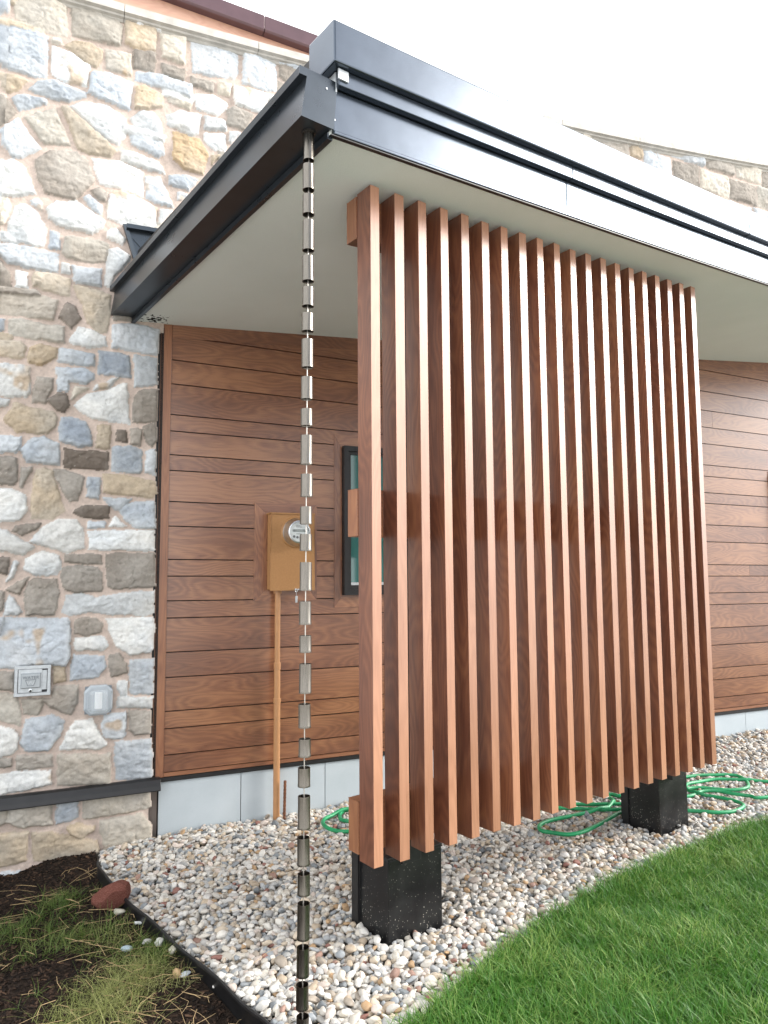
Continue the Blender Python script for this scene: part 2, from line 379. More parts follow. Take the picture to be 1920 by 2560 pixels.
# ------------------------------------------------------------------ stone wall (relief built from the outlines of its stones)
SDATA = """c -927,4946 -719,5020 -640,4992 -632,4805 -779,4799 -923,4832
b -1040,4906 -949,4938 -949,4861 -1036,4812
b -1023,4797 -876,4789 -741,4776 -737,4513 -795,4495 -937,4505 -1013,4519
w -716,4722 -629,4711 -507,4658 -518,4520 -623,4508 -714,4531
c -718,4772 -671,4783 -660,4752 -710,4739
t -643,4749 -604,4794 -508,4813 -434,4781 -429,4718 -462,4664 -511,4665
m -620,5007 -472,5027 -351,5028 -314,4983 -325,4845 -432,4838 -605,4825
c -417,4803 -259,4809 -260,4670 -307,4668 -406,4669
t -301,5025 -109,5040 -109,4885 -246,4858 -293,4871
g -246,4850 -113,4859 -114,4735 -243,4724
c -86,5010 75,5029 70,4842 -67,4853
g -70,4811 75,4810 72,4725 -69,4736
b -232,4711 -103,4730 119,4709 113,4624 -234,4649
b -489,4628 -392,4650 -248,4625 -262,4435 -316,4439 -503,4481
b -831,4407 -781,4472 -690,4504 -516,4477 -516,4453 -619,4384 -706,4379
t -999,4463 -904,4473 -836,4460 -888,4383 -945,4355 -984,4393
b -919,4336 -849,4372 -735,4366 -741,4338 -878,4257
g -1000,4335 -950,4327 -893,4245 -938,4172 -993,4128
m -854,4226 -691,4333 -592,4120 -736,4087
s -974,4118 -882,4207 -762,4053 -849,3971 -899,3958 -971,4044
t -652,4344 -619,4357 -493,4263 -337,4155 -364,4100 -489,4088 -550,4100
w -605,4365 -539,4415 -400,4431 -285,4368 -279,4249 -324,4186 -395,4203
t -226,4611 -175,4630 -62,4594 -61,4512 -171,4464 -229,4456
c -36,4593 121,4592 114,4544 -32,4553
w -260,4375 -200,4440 -127,4468 -63,4404 -64,4302 -219,4313
b -254,4280 -64,4269 -44,4197 -84,4171 -246,4210
s 104,5030 222,5035 417,5033 431,4902 402,4841 123,4808
s 466,5044 575,5066 687,5043 697,4842 594,4825 452,4830
g 713,5042 862,5071 880,5040 766,4933 709,4961
g 112,4779 265,4783 259,4704 117,4721
c 297,4793 378,4800 371,4711 294,4715
w 395,4796 603,4810 637,4771 579,4649 404,4669
w 141,4661 259,4687 356,4664 348,4619 293,4552 150,4563
g 356,4621 405,4644 537,4620 472,4499 357,4511
w 206,4528 341,4532 350,4462 207,4436
w 207,4411 342,4430 348,4321 272,4302 204,4360
w 370,4463 443,4466 383,4381 371,4387
w -39,4460 43,4524 182,4530 161,4390 130,4365 -31,4405
o 4,4373 177,4361 233,4275 204,4118 80,4130 11,4178
b -17,4065 81,4093 166,4076 113,3990 -8,4003
t 257,4265 312,4279 250,4196
s 38,3965 114,3966 69,3915 39,3909
w -309,4146 -252,4160 -76,4140 -45,4067 -163,4071 -300,4093
w -474,4065 -321,4087 -170,4053 -166,3878 -267,3911 -422,3906 -459,3999
s -158,4016 -66,4037 12,3853 -151,3874
g -785,3979 -703,4057 -557,4083 -501,4043 -450,3923 -561,3774 -721,3784 -768,3863
w -985,3915 -912,3951 -834,3915 -775,3771 -841,3741 -978,3703
g -476,3855 -421,3883 -375,3854 -391,3796 -440,3817
s -515,3800 -482,3826 -408,3777 -410,3715 -459,3735
w -345,3885 -303,3895 -85,3832 -90,3712 -118,3666 -226,3660 -368,3701 -384,3767
w -62,3829 8,3837 -68,3716
w -714,3695 -667,3747 -548,3773 -388,3681 -401,3632 -461,3581 -636,3591 -703,3637
w -915,3563 -885,3663 -835,3694 -770,3661 -709,3566 -720,3450 -781,3442 -912,3478
s -799,3721 -765,3744 -735,3713 -743,3673 -789,3693
c -978,3696 -922,3708 -902,3668 -935,3551 -972,3536
w -969,3493 -924,3502 -849,3451 -883,3442 -967,3441
b -966,3422 -888,3434 -640,3428 -640,3304 -759,3303 -901,3317 -964,3370
b -691,3556 -644,3553 -641,3452 -694,3445
m -608,3539 -426,3548 -358,3534 -380,3416 -441,3401 -592,3407 -623,3442
w -366,3616 -329,3644 -264,3587 -289,3548 -371,3573
w -363,3498 -313,3522 -236,3481 -242,3452 -322,3340 -351,3259 -382,3268
w -621,3368 -573,3363 -578,3309 -619,3308
s -561,3365 -403,3367 -403,3257 -431,3259 -552,3259
t -770,3285 -701,3293 -574,3282 -576,3168 -668,3176 -773,3202
w -863,3281 -804,3279 -801,3180 -857,3171
g -963,3338 -935,3317 -885,3241 -888,3176 -957,3177
m -956,3132 -873,3155 -702,3147 -637,3131 -642,3077 -657,3009 -795,3008 -951,3004
d -584,3133 -542,3113 -510,3044 -559,2976 -598,3004 -626,3033
t -558,3238 -504,3247 -344,3219 -346,3075 -359,2978 -411,2967 -474,3029 -501,3133
g -328,3098 -215,3105 -208,3068 -327,3057
m -890,2984 -828,2993 -697,2977 -598,2978 -600,2878 -705,2884 -791,2885 -886,2891
b -950,2978 -912,2978 -915,2907 -947,2896
w -571,2888 -521,2989 -454,2978 -362,2950 -363,2889 -439,2869 -493,2875
s -330,3030 -195,3056 -55,3041 -59,2873 -133,2871 -329,2887
t -946,2851 -829,2854 -798,2832 -799,2774 -820,2752 -942,2756
o -778,2828 -733,2854 -635,2847 -633,2788 -712,2729 -781,2744
b -623,2842 -564,2850 -429,2833 -427,2760 -466,2752 -620,2763
B -402,2857 -228,2852 -219,2710 -281,2710 -402,2716
b -200,2856 -61,2852 -61,2686 -192,2655
b -631,2726 -484,2740 -426,2713 -425,2680 -463,2649 -564,2652 -569,2592 -621,2590
w -941,2718 -774,2719 -766,2559 -785,2531 -934,2529
g -727,2656 -646,2659 -651,2603 -666,2556 -682,2509 -750,2506 -753,2586
d -615,2581 -580,2572 -554,2509 -582,2464 -623,2470 -671,2524
c -550,2542 -528,2623 -451,2622 -532,2557
w -403,2650 -287,2703 -335,2637 -390,2625 -426,2614
w -531,2505 -462,2584 -341,2623 -255,2673 -237,2668 -212,2420 -397,2431 -482,2463
g -194,2604 -147,2647 -57,2653 -60,2460 -130,2440 -197,2435
t -891,2389 -845,2497 -772,2476 -640,2462 -619,2425 -626,2379 -665,2325 -828,2328 -879,2371
w -934,2517 -868,2511 -883,2478 -932,2461
B -599,2433 -517,2437 -457,2406 -425,2330 -429,2271 -488,2263 -606,2291 -606,2381
o -396,2405 -320,2404 -326,2261 -399,2260
d -292,2383 -236,2381 -231,2308 -290,2314
g -211,2393 -151,2395 -149,2294 -209,2296
g -142,2412 -63,2453 -57,2331 -82,2291 -115,2313
b -926,2301 -800,2299 -804,2251 -824,2209 -922,2199
b -803,2226 -749,2296 -687,2307 -606,2271 -596,2150 -660,2149 -767,2159
d -576,2244 -500,2240 -331,2241 -332,2129 -425,2134 -573,2135
b -308,2272 -209,2283 -139,2271 -137,2143 -149,2122 -310,2124
s -114,2259 -63,2276 -56,2114 -117,2131
g -922,2174 -821,2177 -816,2049 -834,2020 -916,2023
g -794,2119 -741,2129 -743,2103 -790,2007 -801,2016
t -721,2111 -682,2129 -636,2115 -610,2034 -560,1883 -627,1824 -740,1830 -738,1952
g -630,2116 -566,2119 -460,2080 -494,1940 -538,1941 -586,2009
b -442,2084 -376,2084 -379,1957 -450,1961
t -358,2105 -236,2104 -59,2080 -51,2006 -69,1969 -215,1986 -359,1993
b -355,1964 -195,1964 -250,1899 -286,1888
b -238,1933 -63,1952 -53,1785 -173,1789 -230,1841 -262,1892
d -524,1871 -461,1912 -323,1916 -321,1842 -394,1833 -500,1853
w -915,1995 -839,1995 -766,1964 -763,1877 -795,1820 -908,1805
w -282,1852 -223,1798 -317,1793
s -435,1816 -336,1815 -338,1786 -434,1787
g -810,1785 -683,1804 -710,1766 -781,1736 -828,1760
w -682,1772 -598,1831 -500,1827 -460,1777 -451,1662 -541,1636 -741,1697
w -907,1768 -858,1757 -718,1666 -772,1622 -903,1646
w -430,1765 -59,1772 -53,1649 -427,1656
w -754,1598 -678,1648 -586,1617 -573,1542 -594,1504 -701,1505 -766,1542
d -902,1610 -837,1604 -855,1513 -898,1525
w -814,1586 -797,1574 -822,1500 -848,1470 -839,1513
g -552,1627 -358,1625 -351,1574 -434,1567 -551,1580
g -331,1632 -56,1633 -49,1429 -250,1422 -320,1432
g -567,1542 -492,1561 -374,1551 -347,1522 -347,1407 -488,1403 -546,1417 -567,1467
g -852,1428 -799,1464 -740,1497 -778,1396
w -829,1391 -807,1372 -769,1298 -788,1281 -852,1280 -849,1349
g -739,1469 -712,1484 -594,1480 -571,1399 -589,1318 -604,1278 -746,1280 -753,1390
w -539,1385 -464,1397 -381,1367 -250,1393 -51,1402 -49,1271 -99,1253 -198,1269 -301,1272 -415,1291 -519,1266 -568,1287
g -895,1422 -857,1416 -864,1307 -891,1302
s -889,1266 -530,1254 -514,1216 -512,1030 -533,985 -702,1005 -794,986 -879,991
g -489,1240 -449,1261 -372,1246 -342,1217 -344,1172 -434,1148 -487,1166
w -486,1134 -328,1143 -309,1089 -338,1062 -421,1078 -484,1072
w -322,1254 -61,1242 -47,1200 -51,1057 -63,1038 -180,1031 -260,1080 -298,1158
b -489,1048 -325,1030 -317,963 -357,909 -502,904 -501,968
g -295,1037 -247,1044 -197,975 -196,924 -286,905 -300,981
t -598,983 -533,979 -525,902 -592,885
g -879,973 -793,965 -792,861 -875,873
s -183,996 -49,992 -45,792 -175,796
w -247,880 -195,873 -196,785 -229,791 -252,839
w -241,785 -48,767 -50,706 -243,726
g -589,870 -467,873 -458,762 -497,710 -605,756 -640,801 -596,804
m -750,810 -651,808 -639,777 -668,716 -737,731
m -875,855 -778,836 -753,745 -753,670 -869,708
b -725,700 -598,713 -530,677 -539,611 -609,516 -724,523 -747,572
w -500,632 -467,674 -386,670 -300,520 -347,497 -548,515
s -316,688 -197,697 -200,559 -211,545 -307,557 -332,609
g -179,702 -56,688 -53,557 -145,560 -179,588
w -868,675 -782,647 -763,627 -763,550 -794,518 -862,508
g -862,503 -793,495 -792,454 -860,450
g -767,504 -586,490 -581,423 -764,427
s -256,527 -52,525 -41,436 -41,303 -164,300 -248,311
m -552,486 -281,462 -274,295 -553,318
w -859,418 -589,406 -584,334 -855,299
m -788,231 -580,230 -577,108 -734,115 -805,153
b -549,231 -449,229 -441,132 -478,113 -556,108
c -415,235 -46,233 -44,127 -263,112 -414,112
c -322,87 -94,100 -42,28 -40,-65 -290,-93 -326,37
t -852,101 -693,82 -703,-73 -845,-81
t -678,79 -591,72 -341,-17 -320,-93 -498,-92 -667,-79
t -503,80 -446,94 -354,63 -359,42 -422,7 -486,50
c -856,224 -807,228 -805,153 -853,138"""
PAL = {'w': ((.66,.66,.635),(.57,.595,.605)), 's': ((.56,.585,.605),(.47,.51,.55)), 'b': ((.36,.40,.445),(.48,.51,.535)), 'B': ((.25,.285,.33),(.36,.395,.43)),
       't': ((.49,.40,.29),(.45,.40,.33)), 'o': ((.51,.385,.245),(.47,.40,.31)), 'c': ((.53,.485,.41),(.49,.46,.41)),
       'm': ((.41,.37,.315),(.46,.435,.385)), 'g': ((.285,.255,.22),(.35,.325,.29)), 'd': ((.17,.14,.115),(.25,.22,.19))}
MORT = np.array((.55, .455, .395))
def vnoise(x, y, seed):
    r = np.random.default_rng(seed); T = r.random((256, 256))
    xi = np.floor(x).astype(int); yi = np.floor(y).astype(int); fx = x-xi; fy = y-yi
    fx = fx*fx*(3-2*fx); fy = fy*fy*(3-2*fy)
    a = T[xi % 256, yi % 256]; b = T[(xi+1) % 256, yi % 256]; c = T[xi % 256, (yi+1) % 256]; d = T[(xi+1) % 256, (yi+1) % 256]
    return (a*(1-fx)+b*fx)*(1-fy)+(c*(1-fx)+d*fx)*fy
def fbm(x, y, seed, o=4):
    s = 0; a = .5
    for k in range(o): s = s+a*vnoise(x*2**k, y*2**k, seed+k); a *= .5
    return s
def fill_stones(s0, s1, z0, z1, seed):
    """random uncoursed rubble rectangles for stretches the photo does not show in detail"""
    r = random.Random(seed); out = []; z = z0
    while z < z1:
        h = r.uniform(.13, .26); s = s0-r.uniform(0, .3)
        while s < s1:
            w = r.uniform(.16, .46); k = r.choice('wwsbbtcmgg')
            parts = [(z, z+h)] if r.random() < .62 or w > .36 else [(z, z+h*.48), (z+h*.48, z+h)]
            for a, b in parts:
                g = .011; j = lambda: r.uniform(-.014, .014)
                p_ = [(s+g+j(), a+g+j()), (s+w/2, a+g+j()), (s+w-g+j(), a+g+j()), (s+w-g+j(), (a+b)/2), (s+w-g+j(), b-g+j()), (s+w/2, b-g+j()), (s+g+j(), b-g+j()), (s+g+j(), (a+b)/2)]
                out.append((k if a == z else r.choice('wstcg'), p_))
            s += w
        z += h
    return out
def stone_field(name, s0, s1, z0, z1, step, stones, keep, parent, seed):
    ns = int((s1-s0)/step)+1; nz = int((z1-z0)/step)+1
    S, Z = np.meshgrid(np.linspace(s0, s1, ns), np.linspace(z0, z1, nz), indexing='ij')
    H = .004*fbm(S*40, Z*40, seed)+.006*fbm(S*7, Z*7, seed+9)
    mo = fbm(S*5, Z*5, seed+3, 3)[..., None]
    Cc = MORT*(.78+.45*mo)*np.array((1, 1, 1.))
    M = np.zeros_like(S)
    dS = (fbm(S*28, Z*28, seed+20)-.5)*.020; dZ = (fbm(S*28, Z*28, seed+30)-.5)*.020
    rg = np.random.default_rng(seed)
    for k, poly in stones:
        P = np.array(poly); lo = P.min(0)-.03; hi = P.max(0)+.03
        i0 = max(0, int((lo[0]-s0)/step)); i1 = min(ns, int((hi[0]-s0)/step)+2)
        j0 = max(0, int((lo[1]-z0)/step)); j1 = min(nz, int((hi[1]-z0)/step)+2)
        q = rg.random(24)
        if i1 <= i0 or j1 <= j0: continue
        x0_ = S[i0:i1, j0:j1]; y0_ = Z[i0:i1, j0:j1]; x = x0_+dS[i0:i1, j0:j1]; y = y0_+dZ[i0:i1, j0:j1]
        D = np.full(x.shape, 9.); ins = np.zeros(x.shape, bool)
        for a in range(len(P)):
            A_, B_ = P[a], P[(a+1) % len(P)]; e = B_-A_; L2_ = max(1e-9, e@e)
            t = np.clip(((x-A_[0])*e[0]+(y-A_[1])*e[1])/L2_, 0, 1)
            D = np.minimum(D, np.hypot(x-A_[0]-t*e[0], y-A_[1]-t*e[1]))
            c = ((A_[1] > y) != (B_[1] > y)) & (x < (B_[0]-A_[0])*(y-A_[1])/(B_[1]-A_[1]+1e-12)+A_[0]); ins ^= c
        d = np.where(ins, D, -D)
        if d.max() < .004: continue
        d = d+.0075; e = np.clip((d+.001)/.013, 0, 1); e = e*e*(3-2*e)
        cx, cy = P.mean(0); u = x0_-cx; v = y0_-cy
        ex = hi-lo
        pl = [ (q[3*n_]-.5)*.34*u+(q[3*n_+1]-.5)*.34*v+.014*q[3*n_+2] for n_ in range(5)]
        fac = np.minimum(np.minimum(pl[0], pl[1]), pl[2]+.004)
        rd = 9+6*q[20]
        ridg = 1-np.abs(2*fbm(x0_*rd+q[15]*50, y0_*rd*1.5+q[16]*50, seed+40, 4)-1)*2.2
        chip_ = np.floor(fbm(x0_*11+q[17]*30, y0_*11+q[18]*30, seed+50, 3)*9)/9
        h = .022+.012*q[15]+fac*1.0+.007*(ridg-.5)+.022*(chip_-.42)+.005*fbm(x0_*55, y0_*55, seed+60)+.006*fbm(x0_*22+y0_*9, y0_*30, seed+61)
        cr_ = fbm(x0_*7+q[16]*40, y0_*9+q[17]*40, seed+90, 3); cr2 = fbm(x0_*13+q[18]*40, y0_*17+q[19]*40, seed+95, 2)
        h = h*.85-.006*np.exp(-((cr_-.47)/.010)**2)-.004*np.exp(-((cr2-.40)/.012)**2)
        pil = np.clip(d/.05, 0, 1)**.5
        h = np.maximum(.009, h*(.62+.38*pil))*e
        c1, c2 = (np.array(w_) for w_ in PAL[k])
        m1 = np.clip(fbm(x0_*6+q[19]*40, y0_*6+q[20]*40, seed+70, 4)*2.6-.75+(q[21]-.5)*.5, 0, 1)[..., None]
        cc = c1*(1-m1)+c2*m1
        cc = cc*(.84+.30*q[22])
        if k in 'wsc' :
            st = np.clip((fbm(x0_*9+q[16]*70, y0_*9+q[19]*60, seed+80, 3)-.60)*7, 0, .7)[..., None]*(q[23] > .5)
            cc = cc*(1-st)+np.array((.46, .33, .20))*st
        if k in 'bBs':
            ed = (1-np.clip(d/.035, 0, 1))[..., None]*.45; cc = cc*(1-ed)+np.array((.50, .53, .54))*ed
        if k in 'gd':
            fl = np.clip((vnoise(x0_*130, y0_*130, seed+5)-.86)*9, 0, 1)[..., None]*np.clip((fbm(x0_*14, y0_*14, seed+6)-.42)*6, 0, 1)[..., None]
            cc = cc*(1-fl*.7)+np.array((.48, .44, .38))*fl*.7
        up = h > H[i0:i1, j0:j1]
        up &= d > -.004
        H[i0:i1, j0:j1] = np.where(up, h, H[i0:i1, j0:j1])
        w_ = np.clip((d+.003)/.006, 0, 1)[..., None]*up[..., None]
        Cc[i0:i1, j0:j1] = Cc[i0:i1, j0:j1]*(1-w_)+cc*w_
        M[i0:i1, j0:j1] = np.maximum(M[i0:i1, j0:j1], w_[..., 0])
    V = np.stack([S, -(.018+H), Z], -1).reshape(-1, 3)
    I = np.arange(ns*nz).reshape(ns, nz)
    q = np.stack([I[:-1, :-1], I[1:, :-1], I[1:, 1:], I[:-1, 1:]], -1).reshape(-1, 4)
    kq = keep(S, Z, M)[:-1, :-1].reshape(-1); q = q[kq]
    used = np.unique(q); remap = np.full(ns*nz, -1); remap[used] = np.arange(len(used))
    V = V[used]; q = remap[q]; colr = np.concatenate([Cc.reshape(-1, 3)[used], np.ones((len(used), 1))], 1)
    me = bpy.data.meshes.new(name); me.vertices.add(len(V)); me.vertices.foreach_set('co', V.astype(np.float32).ravel())
    me.loops.add(q.size); me.loops.foreach_set('vertex_index', q.ravel().astype(np.int32))
    me.polygons.add(len(q)); me.polygons.foreach_set('loop_start', np.arange(0, q.size, 4, dtype=np.int32))
    me.polygons.foreach_set('loop_total', np.full(len(q), 4, dtype=np.int32))
    me.update(calc_edges=True)
    me.polygons.foreach_set('use_smooth', np.ones(len(q), bool))
    ca = me.color_attributes.new('col', 'FLOAT_COLOR', 'POINT'); ca.data.foreach_set('color', colr.astype(np.float32).ravel())
    me.materials.append(STN)
    o = bpy.data.objects.new(name, me); COL.objects.link(o); o.parent = parent
    return o
traced = []
for ln in SDATA.split('\n'):
    w_ = ln.split(); traced.append((w_[0], [tuple(float(c)/1000 for c in a.split(',')) for a in w_[1:]]))
TC = [(np.mean([q[0] for q in p_]), np.mean([q[1] for q in p_]), p_) for _, p_ in traced]
def free(p_):
    x0, x1 = min(q[0] for q in p_), max(q[0] for q in p_); y0, y1 = min(q[1] for q in p_), max(q[1] for q in p_)
    for _, _, t in TC:
        a0, a1 = min(q[0] for q in t), max(q[0] for q in t); c0, c1 = min(q[1] for q in t), max(q[1] for q in t)
        if min(x1, a1)-max(x0, a0) > .035 and min(y1, c1)-max(y0, c0) > .035: return False
    return True
def fill2(s0, s1, z0, z1):
    out = []
    for sd in range(6):                     # several passes, each only into what is still free
        for k, p_ in fill_stones(s0, s1, z0, z1, 40+sd):
            if free(p_): out.append((k, p_)); TC.append((0, 0, p_))
    return out
stones = traced + fill2(-.25, 1.62, 3.45, 5.0)
stones_end = fill2(-3.4, -.82, -.2, 5.1)
stones = stones + stones_end
def keepL(S, Z, M):
    edge = np.where(M > .5, -.004, -.058)
    low = (S < edge) | (Z > 3.02) & (S < -.03) | (Z > 3.42)
    return low & (Z < zcap(S)-.035)
sw = stone_field('stone_wall', -.95, 1.60, -.2, 5.2, .0062, stones, keepL, BLD, 100)
sw2 = stone_field('stone_parapet', 1.594, 6.9, 4.55, 5.75, .009, [('gmtbsgc'[i_ % 7], p_) for i_, (k_, p_) in enumerate(fill_stones(1.62, 6.9, 4.55, 5.7, 8))], lambda S, Z, M: Z < zcap(S)-.035, BLD, 300)
sw3 = stone_field('stone_wall_end', -3.4, -.945, -.2, 5.25, .014, stones_end + traced, lambda S, Z, M: Z < zcap(S)-.035, BLD, 500)
b = MB(); b.box(-3.4, 9.0, .06, .40, -.3, 3.2); b.box(-3.4, 6.9, .06, .40, 3.2, 5.0); b.build('wall_core', simple('wall_core_block', MORT*.8, .9), BLD)
# black weather membrane between stone and siding
b = MB(); b.box(-.075, -.020, -.012, .05, .285, 3.06); b.build('weather_barrier', BLKR, BLD)
# coping stones
k0 = -.31-.862*4
for i in range(12):
    a = k0+i*.862+.002; e = a+.858
    if a > 6.9: break
    b = MB(); rings = []
    for n_ in range(5):
        s = a+(e-a)*n_/4; z = zcap(s)
        rings.append([(s, -.085, z), (s, -.085, z-.052), (s, -.062, z-.058), (s, -.058, z-.068), (s, -.040, z-.074), (s, -.030, z-.086), (s, -.012, z-.088), (s, .42, z-.088), (s, .42, z+.02), (s, -.07, z+.006)])
    b.prism(None, rings); b.build('coping_stone', LIM, BLD)
# base flashing (drip) under the stone
b = MB(); rings = []
for s in (-3.4, -.9, -.45, .004):
    rings.append([(s, -.05, .300), (s, -.068, .292), (s, -.086, .262), (s, -.094, .236), (s, -.090, .232), (s, -.02, .236), (s, .02, .296)])
b.prism(None, rings, smooth=False); b.build('drip_flashing', BLK, BLD, bevel=.004)

# ------------------------------------------------------------------ wood siding
GR = [2.862, 2.707, 2.510, 2.405, 2.254, 2.155, 1.959, 1.805, 1.598, 1.495, 1.343, 1.238, 1.030, .878, .675, .572, .416, .314]
SIDE = empty('wood_siding'); SIDE.parent = BLD
def sh(s, z): return -(s/4.7)*(.018+.034*z/2.9)
def board(bb, s0, s1, z0, z1, y=-.006, mi=0):
    """one horizontal board with a small bevel gap each side"""
    o = off(); g = .0035
    def P(s, z, yy): return (s, yy, z+sh(s, z))
    n_ = 2
    a = [P(s0, z0+g, y), P(s1, z0+g, y), P(s1, z1-g, y), P(s0, z1-g, y)]
    bb.quad(a, [(q[0]+o[0], q[2]+o[1]) for q in a], mi)
    for (i, j) in ((0, 1), (1, 2), (2, 3), (3, 0)):
        q = [a[i], a[j], (a[j][0], .02, a[j][2]), (a[i][0], .02, a[i][2])]
        bb.quad(list(reversed(q)), [(v[0]+o[0], v[1]+o[1]) for v in reversed(q)], mi)
bb = MB(); S1 = 9.0
zz = [3.75, 3.55, 3.40, 3.20, 3.02] + GR
joints = {4: 4.83, 17: 2.6, 13: 5.22, 9: 3.9}
for i in range(len(zz)-1):
    j = joints.get(i)
    if j: board(bb, .029, j-.001, zz[i+1], zz[i]); board(bb, j+.001, S1, zz[i+1], zz[i])
    else: board(bb, .029, S1, zz[i+1], zz[i])
bb.build('siding_boards', WD, SIDE)
b = MB(); b.box(.0, S1, .012, .055, .2, 4.1); b.build('siding_backing', VOID, SIDE)
b = MB(); b.box(-.040, .0275, -.012, .02, .288, 3.12, grain=2, off=off()); b.build('corner_trim', WR, SIDE, bevel=.002)
b = MB()
a = [(.029, .290), (S1, .290+sh(S1, .29)), (S1, .3125+sh(S1, .3)), (.029, .3125)]
o_ = off(); 
for y0 in (-.010,): b.quad([(s, y0, z) for s, z in a], [(s+o_[0], z+o_[1]) for s, z in a])
b.quad([(a[0][0], -.010, a[0][1]), (a[0][0], .02, a[0][1]), (a[1][0], .02, a[1][1]), (a[1][0], -.010, a[1][1])]); b.quad([(a[3][0], -.010, a[3][1]), (a[2][0], -.010, a[2][1]), (a[2][0], .02, a[2][1]), (a[3][0], .02, a[3][1])])
b.build('base_trim', WR, SIDE)
# top trim follows the soffit
b = MB(); o_ = off()
for i in range(24):
    s0, s1 = .03+i*.37, .03+(i+1)*.37
    x0, x1 = 1.5+s0*math.cos(TH), 1.5+s1*math.cos(TH)
    q = [(s0, -.010, zs(x0)-.085), (s1, -.010, zs(x1)-.085), (s1, -.010, zs(x1)+.02), (s0, -.010, zs(x0)+.02)]
    b.quad(q, [(v[0]+o_[0], v[2]+o_[1]) for v in q]); q2 = [(s0, .012, zs(x0)-.085), (s1, .012, zs(x1)-.085), q[1], q[0]]; b.quad(q2)
b.build('top_trim', WD, SIDE)
def trim_frame(s0, s1, z0, z1, w, name, wl=None):
    T = MB(); y = -.0105; o1, o2, o3, o4 = off(), off(), off(), off()
    wt, wb, wl_, wr = w
    def poly(pts, o, vert):
        P = [(s, y, z+sh(s, z)) for s, z in pts]
        T.quad(P, [((q[2], q[0]) if vert else (q[0], q[2])) for q in P] if False else [((q[2]+o[0], q[0]+o[1]) if vert else (q[0]+o[0], q[2]+o[1])) for q in P])
        for i in range(4):
            a_, b_ = P[i], P[(i+1) % 4]; T.quad([b_, a_, (a_[0], .02, a_[2]), (b_[0], .02, b_[2])])
    g = .0012
    poly([(s0, z1), (s0+wl_, z1-wt), (s1-wr, z1-wt), (s1, z1)], o1, False)
    poly([(s0, z0), (s1, z0), (s1-wr, z0+wb), (s0+wl_, z0+wb)], o2, False)
    poly([(s0, z0+g), (s0+wl_-g, z0+wb), (s0+wl_-g, z1-wt), (s0, z1-g)], o3, True)
    poly([(s1-wr+g, z0+wb), (s1, z0+g), (s1, z1-g), (s1-wr+g, z1-wt)], o4, True)
    T.build(name, WD, SIDE)
trim_frame(.571, 1.0, 1.333, 1.978, (.078, .072, .085, .055), 'meter_trim')
trim_frame(1.127, 1.88, 1.283, 2.470, (.085, .072, .056, .056), 'window_trim')
trim_frame(5.535, 6.55, 1.283, 2.50, (.085, .072, .056, .056), 'window_trim')
def window(s0, s1, z0, z1):
    w = MB(); y0, y1, f = -.052, .03, .035
    w.box(s0, s0+f, y0, y1, z0, z1); w.box(s1-f, s1, y0, y1, z0, z1); w.box(s0+f, s1-f, y0, y1, z1-f, z1); w.box(s0+f, s1-f, y0, y1, z0, z0+f)
    o = w.build('window', BLK, BLD, bevel=.003)
    w = MB(); f2 = .058; y0 = -.030; s0i, s1i, z0i, z1i = s0+f-.001, s1-f+.001, z0+f-.001, z1-f+.001; f3 = .022
    w.box(s0i, s0i+f3, y0, y1-.002, z0i, z1i); w.box(s1i-f3, s1i, y0, y1-.002, z0i, z1i); w.box(s0i+f3, s1i-f3, y0, y1-.002, z1i-f3, z1i); w.box(s0i+f3, s1i-f3, y0, y1-.002, z0i, z0i+f3*1.5)
    w.build('sash', BLK, o)
    w = MB(); w.box(s0i+f3-.002, s1i-f3+.002, -.016, -.006, z0i+f3*1.5-.002, z1i-f3+.002); w.build('pane', PANE, o)
    w = MB(); w.box(s0i+f3, s1i-f3, -.027, -.017, z0i+f3*1.5, z0i+f3*1.5+.018); w.build('glazing_bead', ALU, o)
    return o
window(1.186, 1.82, 1.357, 2.385); window(5.592, 6.49, 1.357, 2.40)
# black starter strip and foundation panels
b = MB(); b.box(-.02, S1, -.016, .02, .262, .287)
st = b.build('starter_strip', BLK, BLD)
for v in st.data.vertices: v.co.z += sh(v.co.x, .27)
edges = [-.0, .5, 1.062, 1.66, 2.26, 2.86, 3.46, 4.07, 4.67, 5.07, 5.67, 6.27, 6.87, 7.5, 8.2, 9.0]
for a, e in zip(edges, edges[1:]):
    b = MB(); b.box(a+.0025, e-.0025, -.006, .03, -.3, .264)
    fp = b.build('foundation_panel', CEM, BLD)
    for v in fp.data.vertices:
        if v.co.z > 0: v.co.z += sh(v.co.x, .27)
b = MB(); b.box(.0, S1, .01, .05, -.3, .262); b.build('foundation_backing', BLKR, BLD)
# upper wall behind the parapet, pinkish wood boards under a maroon coping
UP = MB(); zc = lambda s: 6.098-.0455*(s-.033)
o_ = off(); hb = .16
for i in range(9):
    z1 = lambda s, i=i: zc(s)-i*hb-.002; z0 = lambda s, i=i: zc(s)-(i+1)*hb
    o_ = off(); q = [(-3.4, 1.0, z0(-3.4)), (1.9, 1.0, z0(1.9)), (1.9, 1.0, z1(1.9)), (-3.4, 1.0, z1(-3.4))]
    UP.quad(q, [(v[0]+o_[0], v[2]+o_[1]) for v in q])
UP.quad([(1.9, 1.0, 4.6), (1.9, 3.0, 4.6), (1.9, 3.0, zc(1.9)), (1.9, 1.0, zc(1.9))], [(0, 0), (2, 0), (2, 1.4), (0, 1.4)])
uw = UP.build('upper_wall', WP, BLD)
for a, e in ((-3.4, -1.63), (-1.626, .86), (.864, 1.95)):
    b = MB(); rings = []
    for s in (a, e):
        z = zc(s); rings.append([(s, .94, z-.004), (s, .925, z+.012), (s, .925, z+.133), (s, 1.4, z+.16), (s, 3.0, z+.16), (s, 3.0, z-.004)])
    b.prism(None, rings); b.build('metal_coping', MR, BLD, bevel=.004)

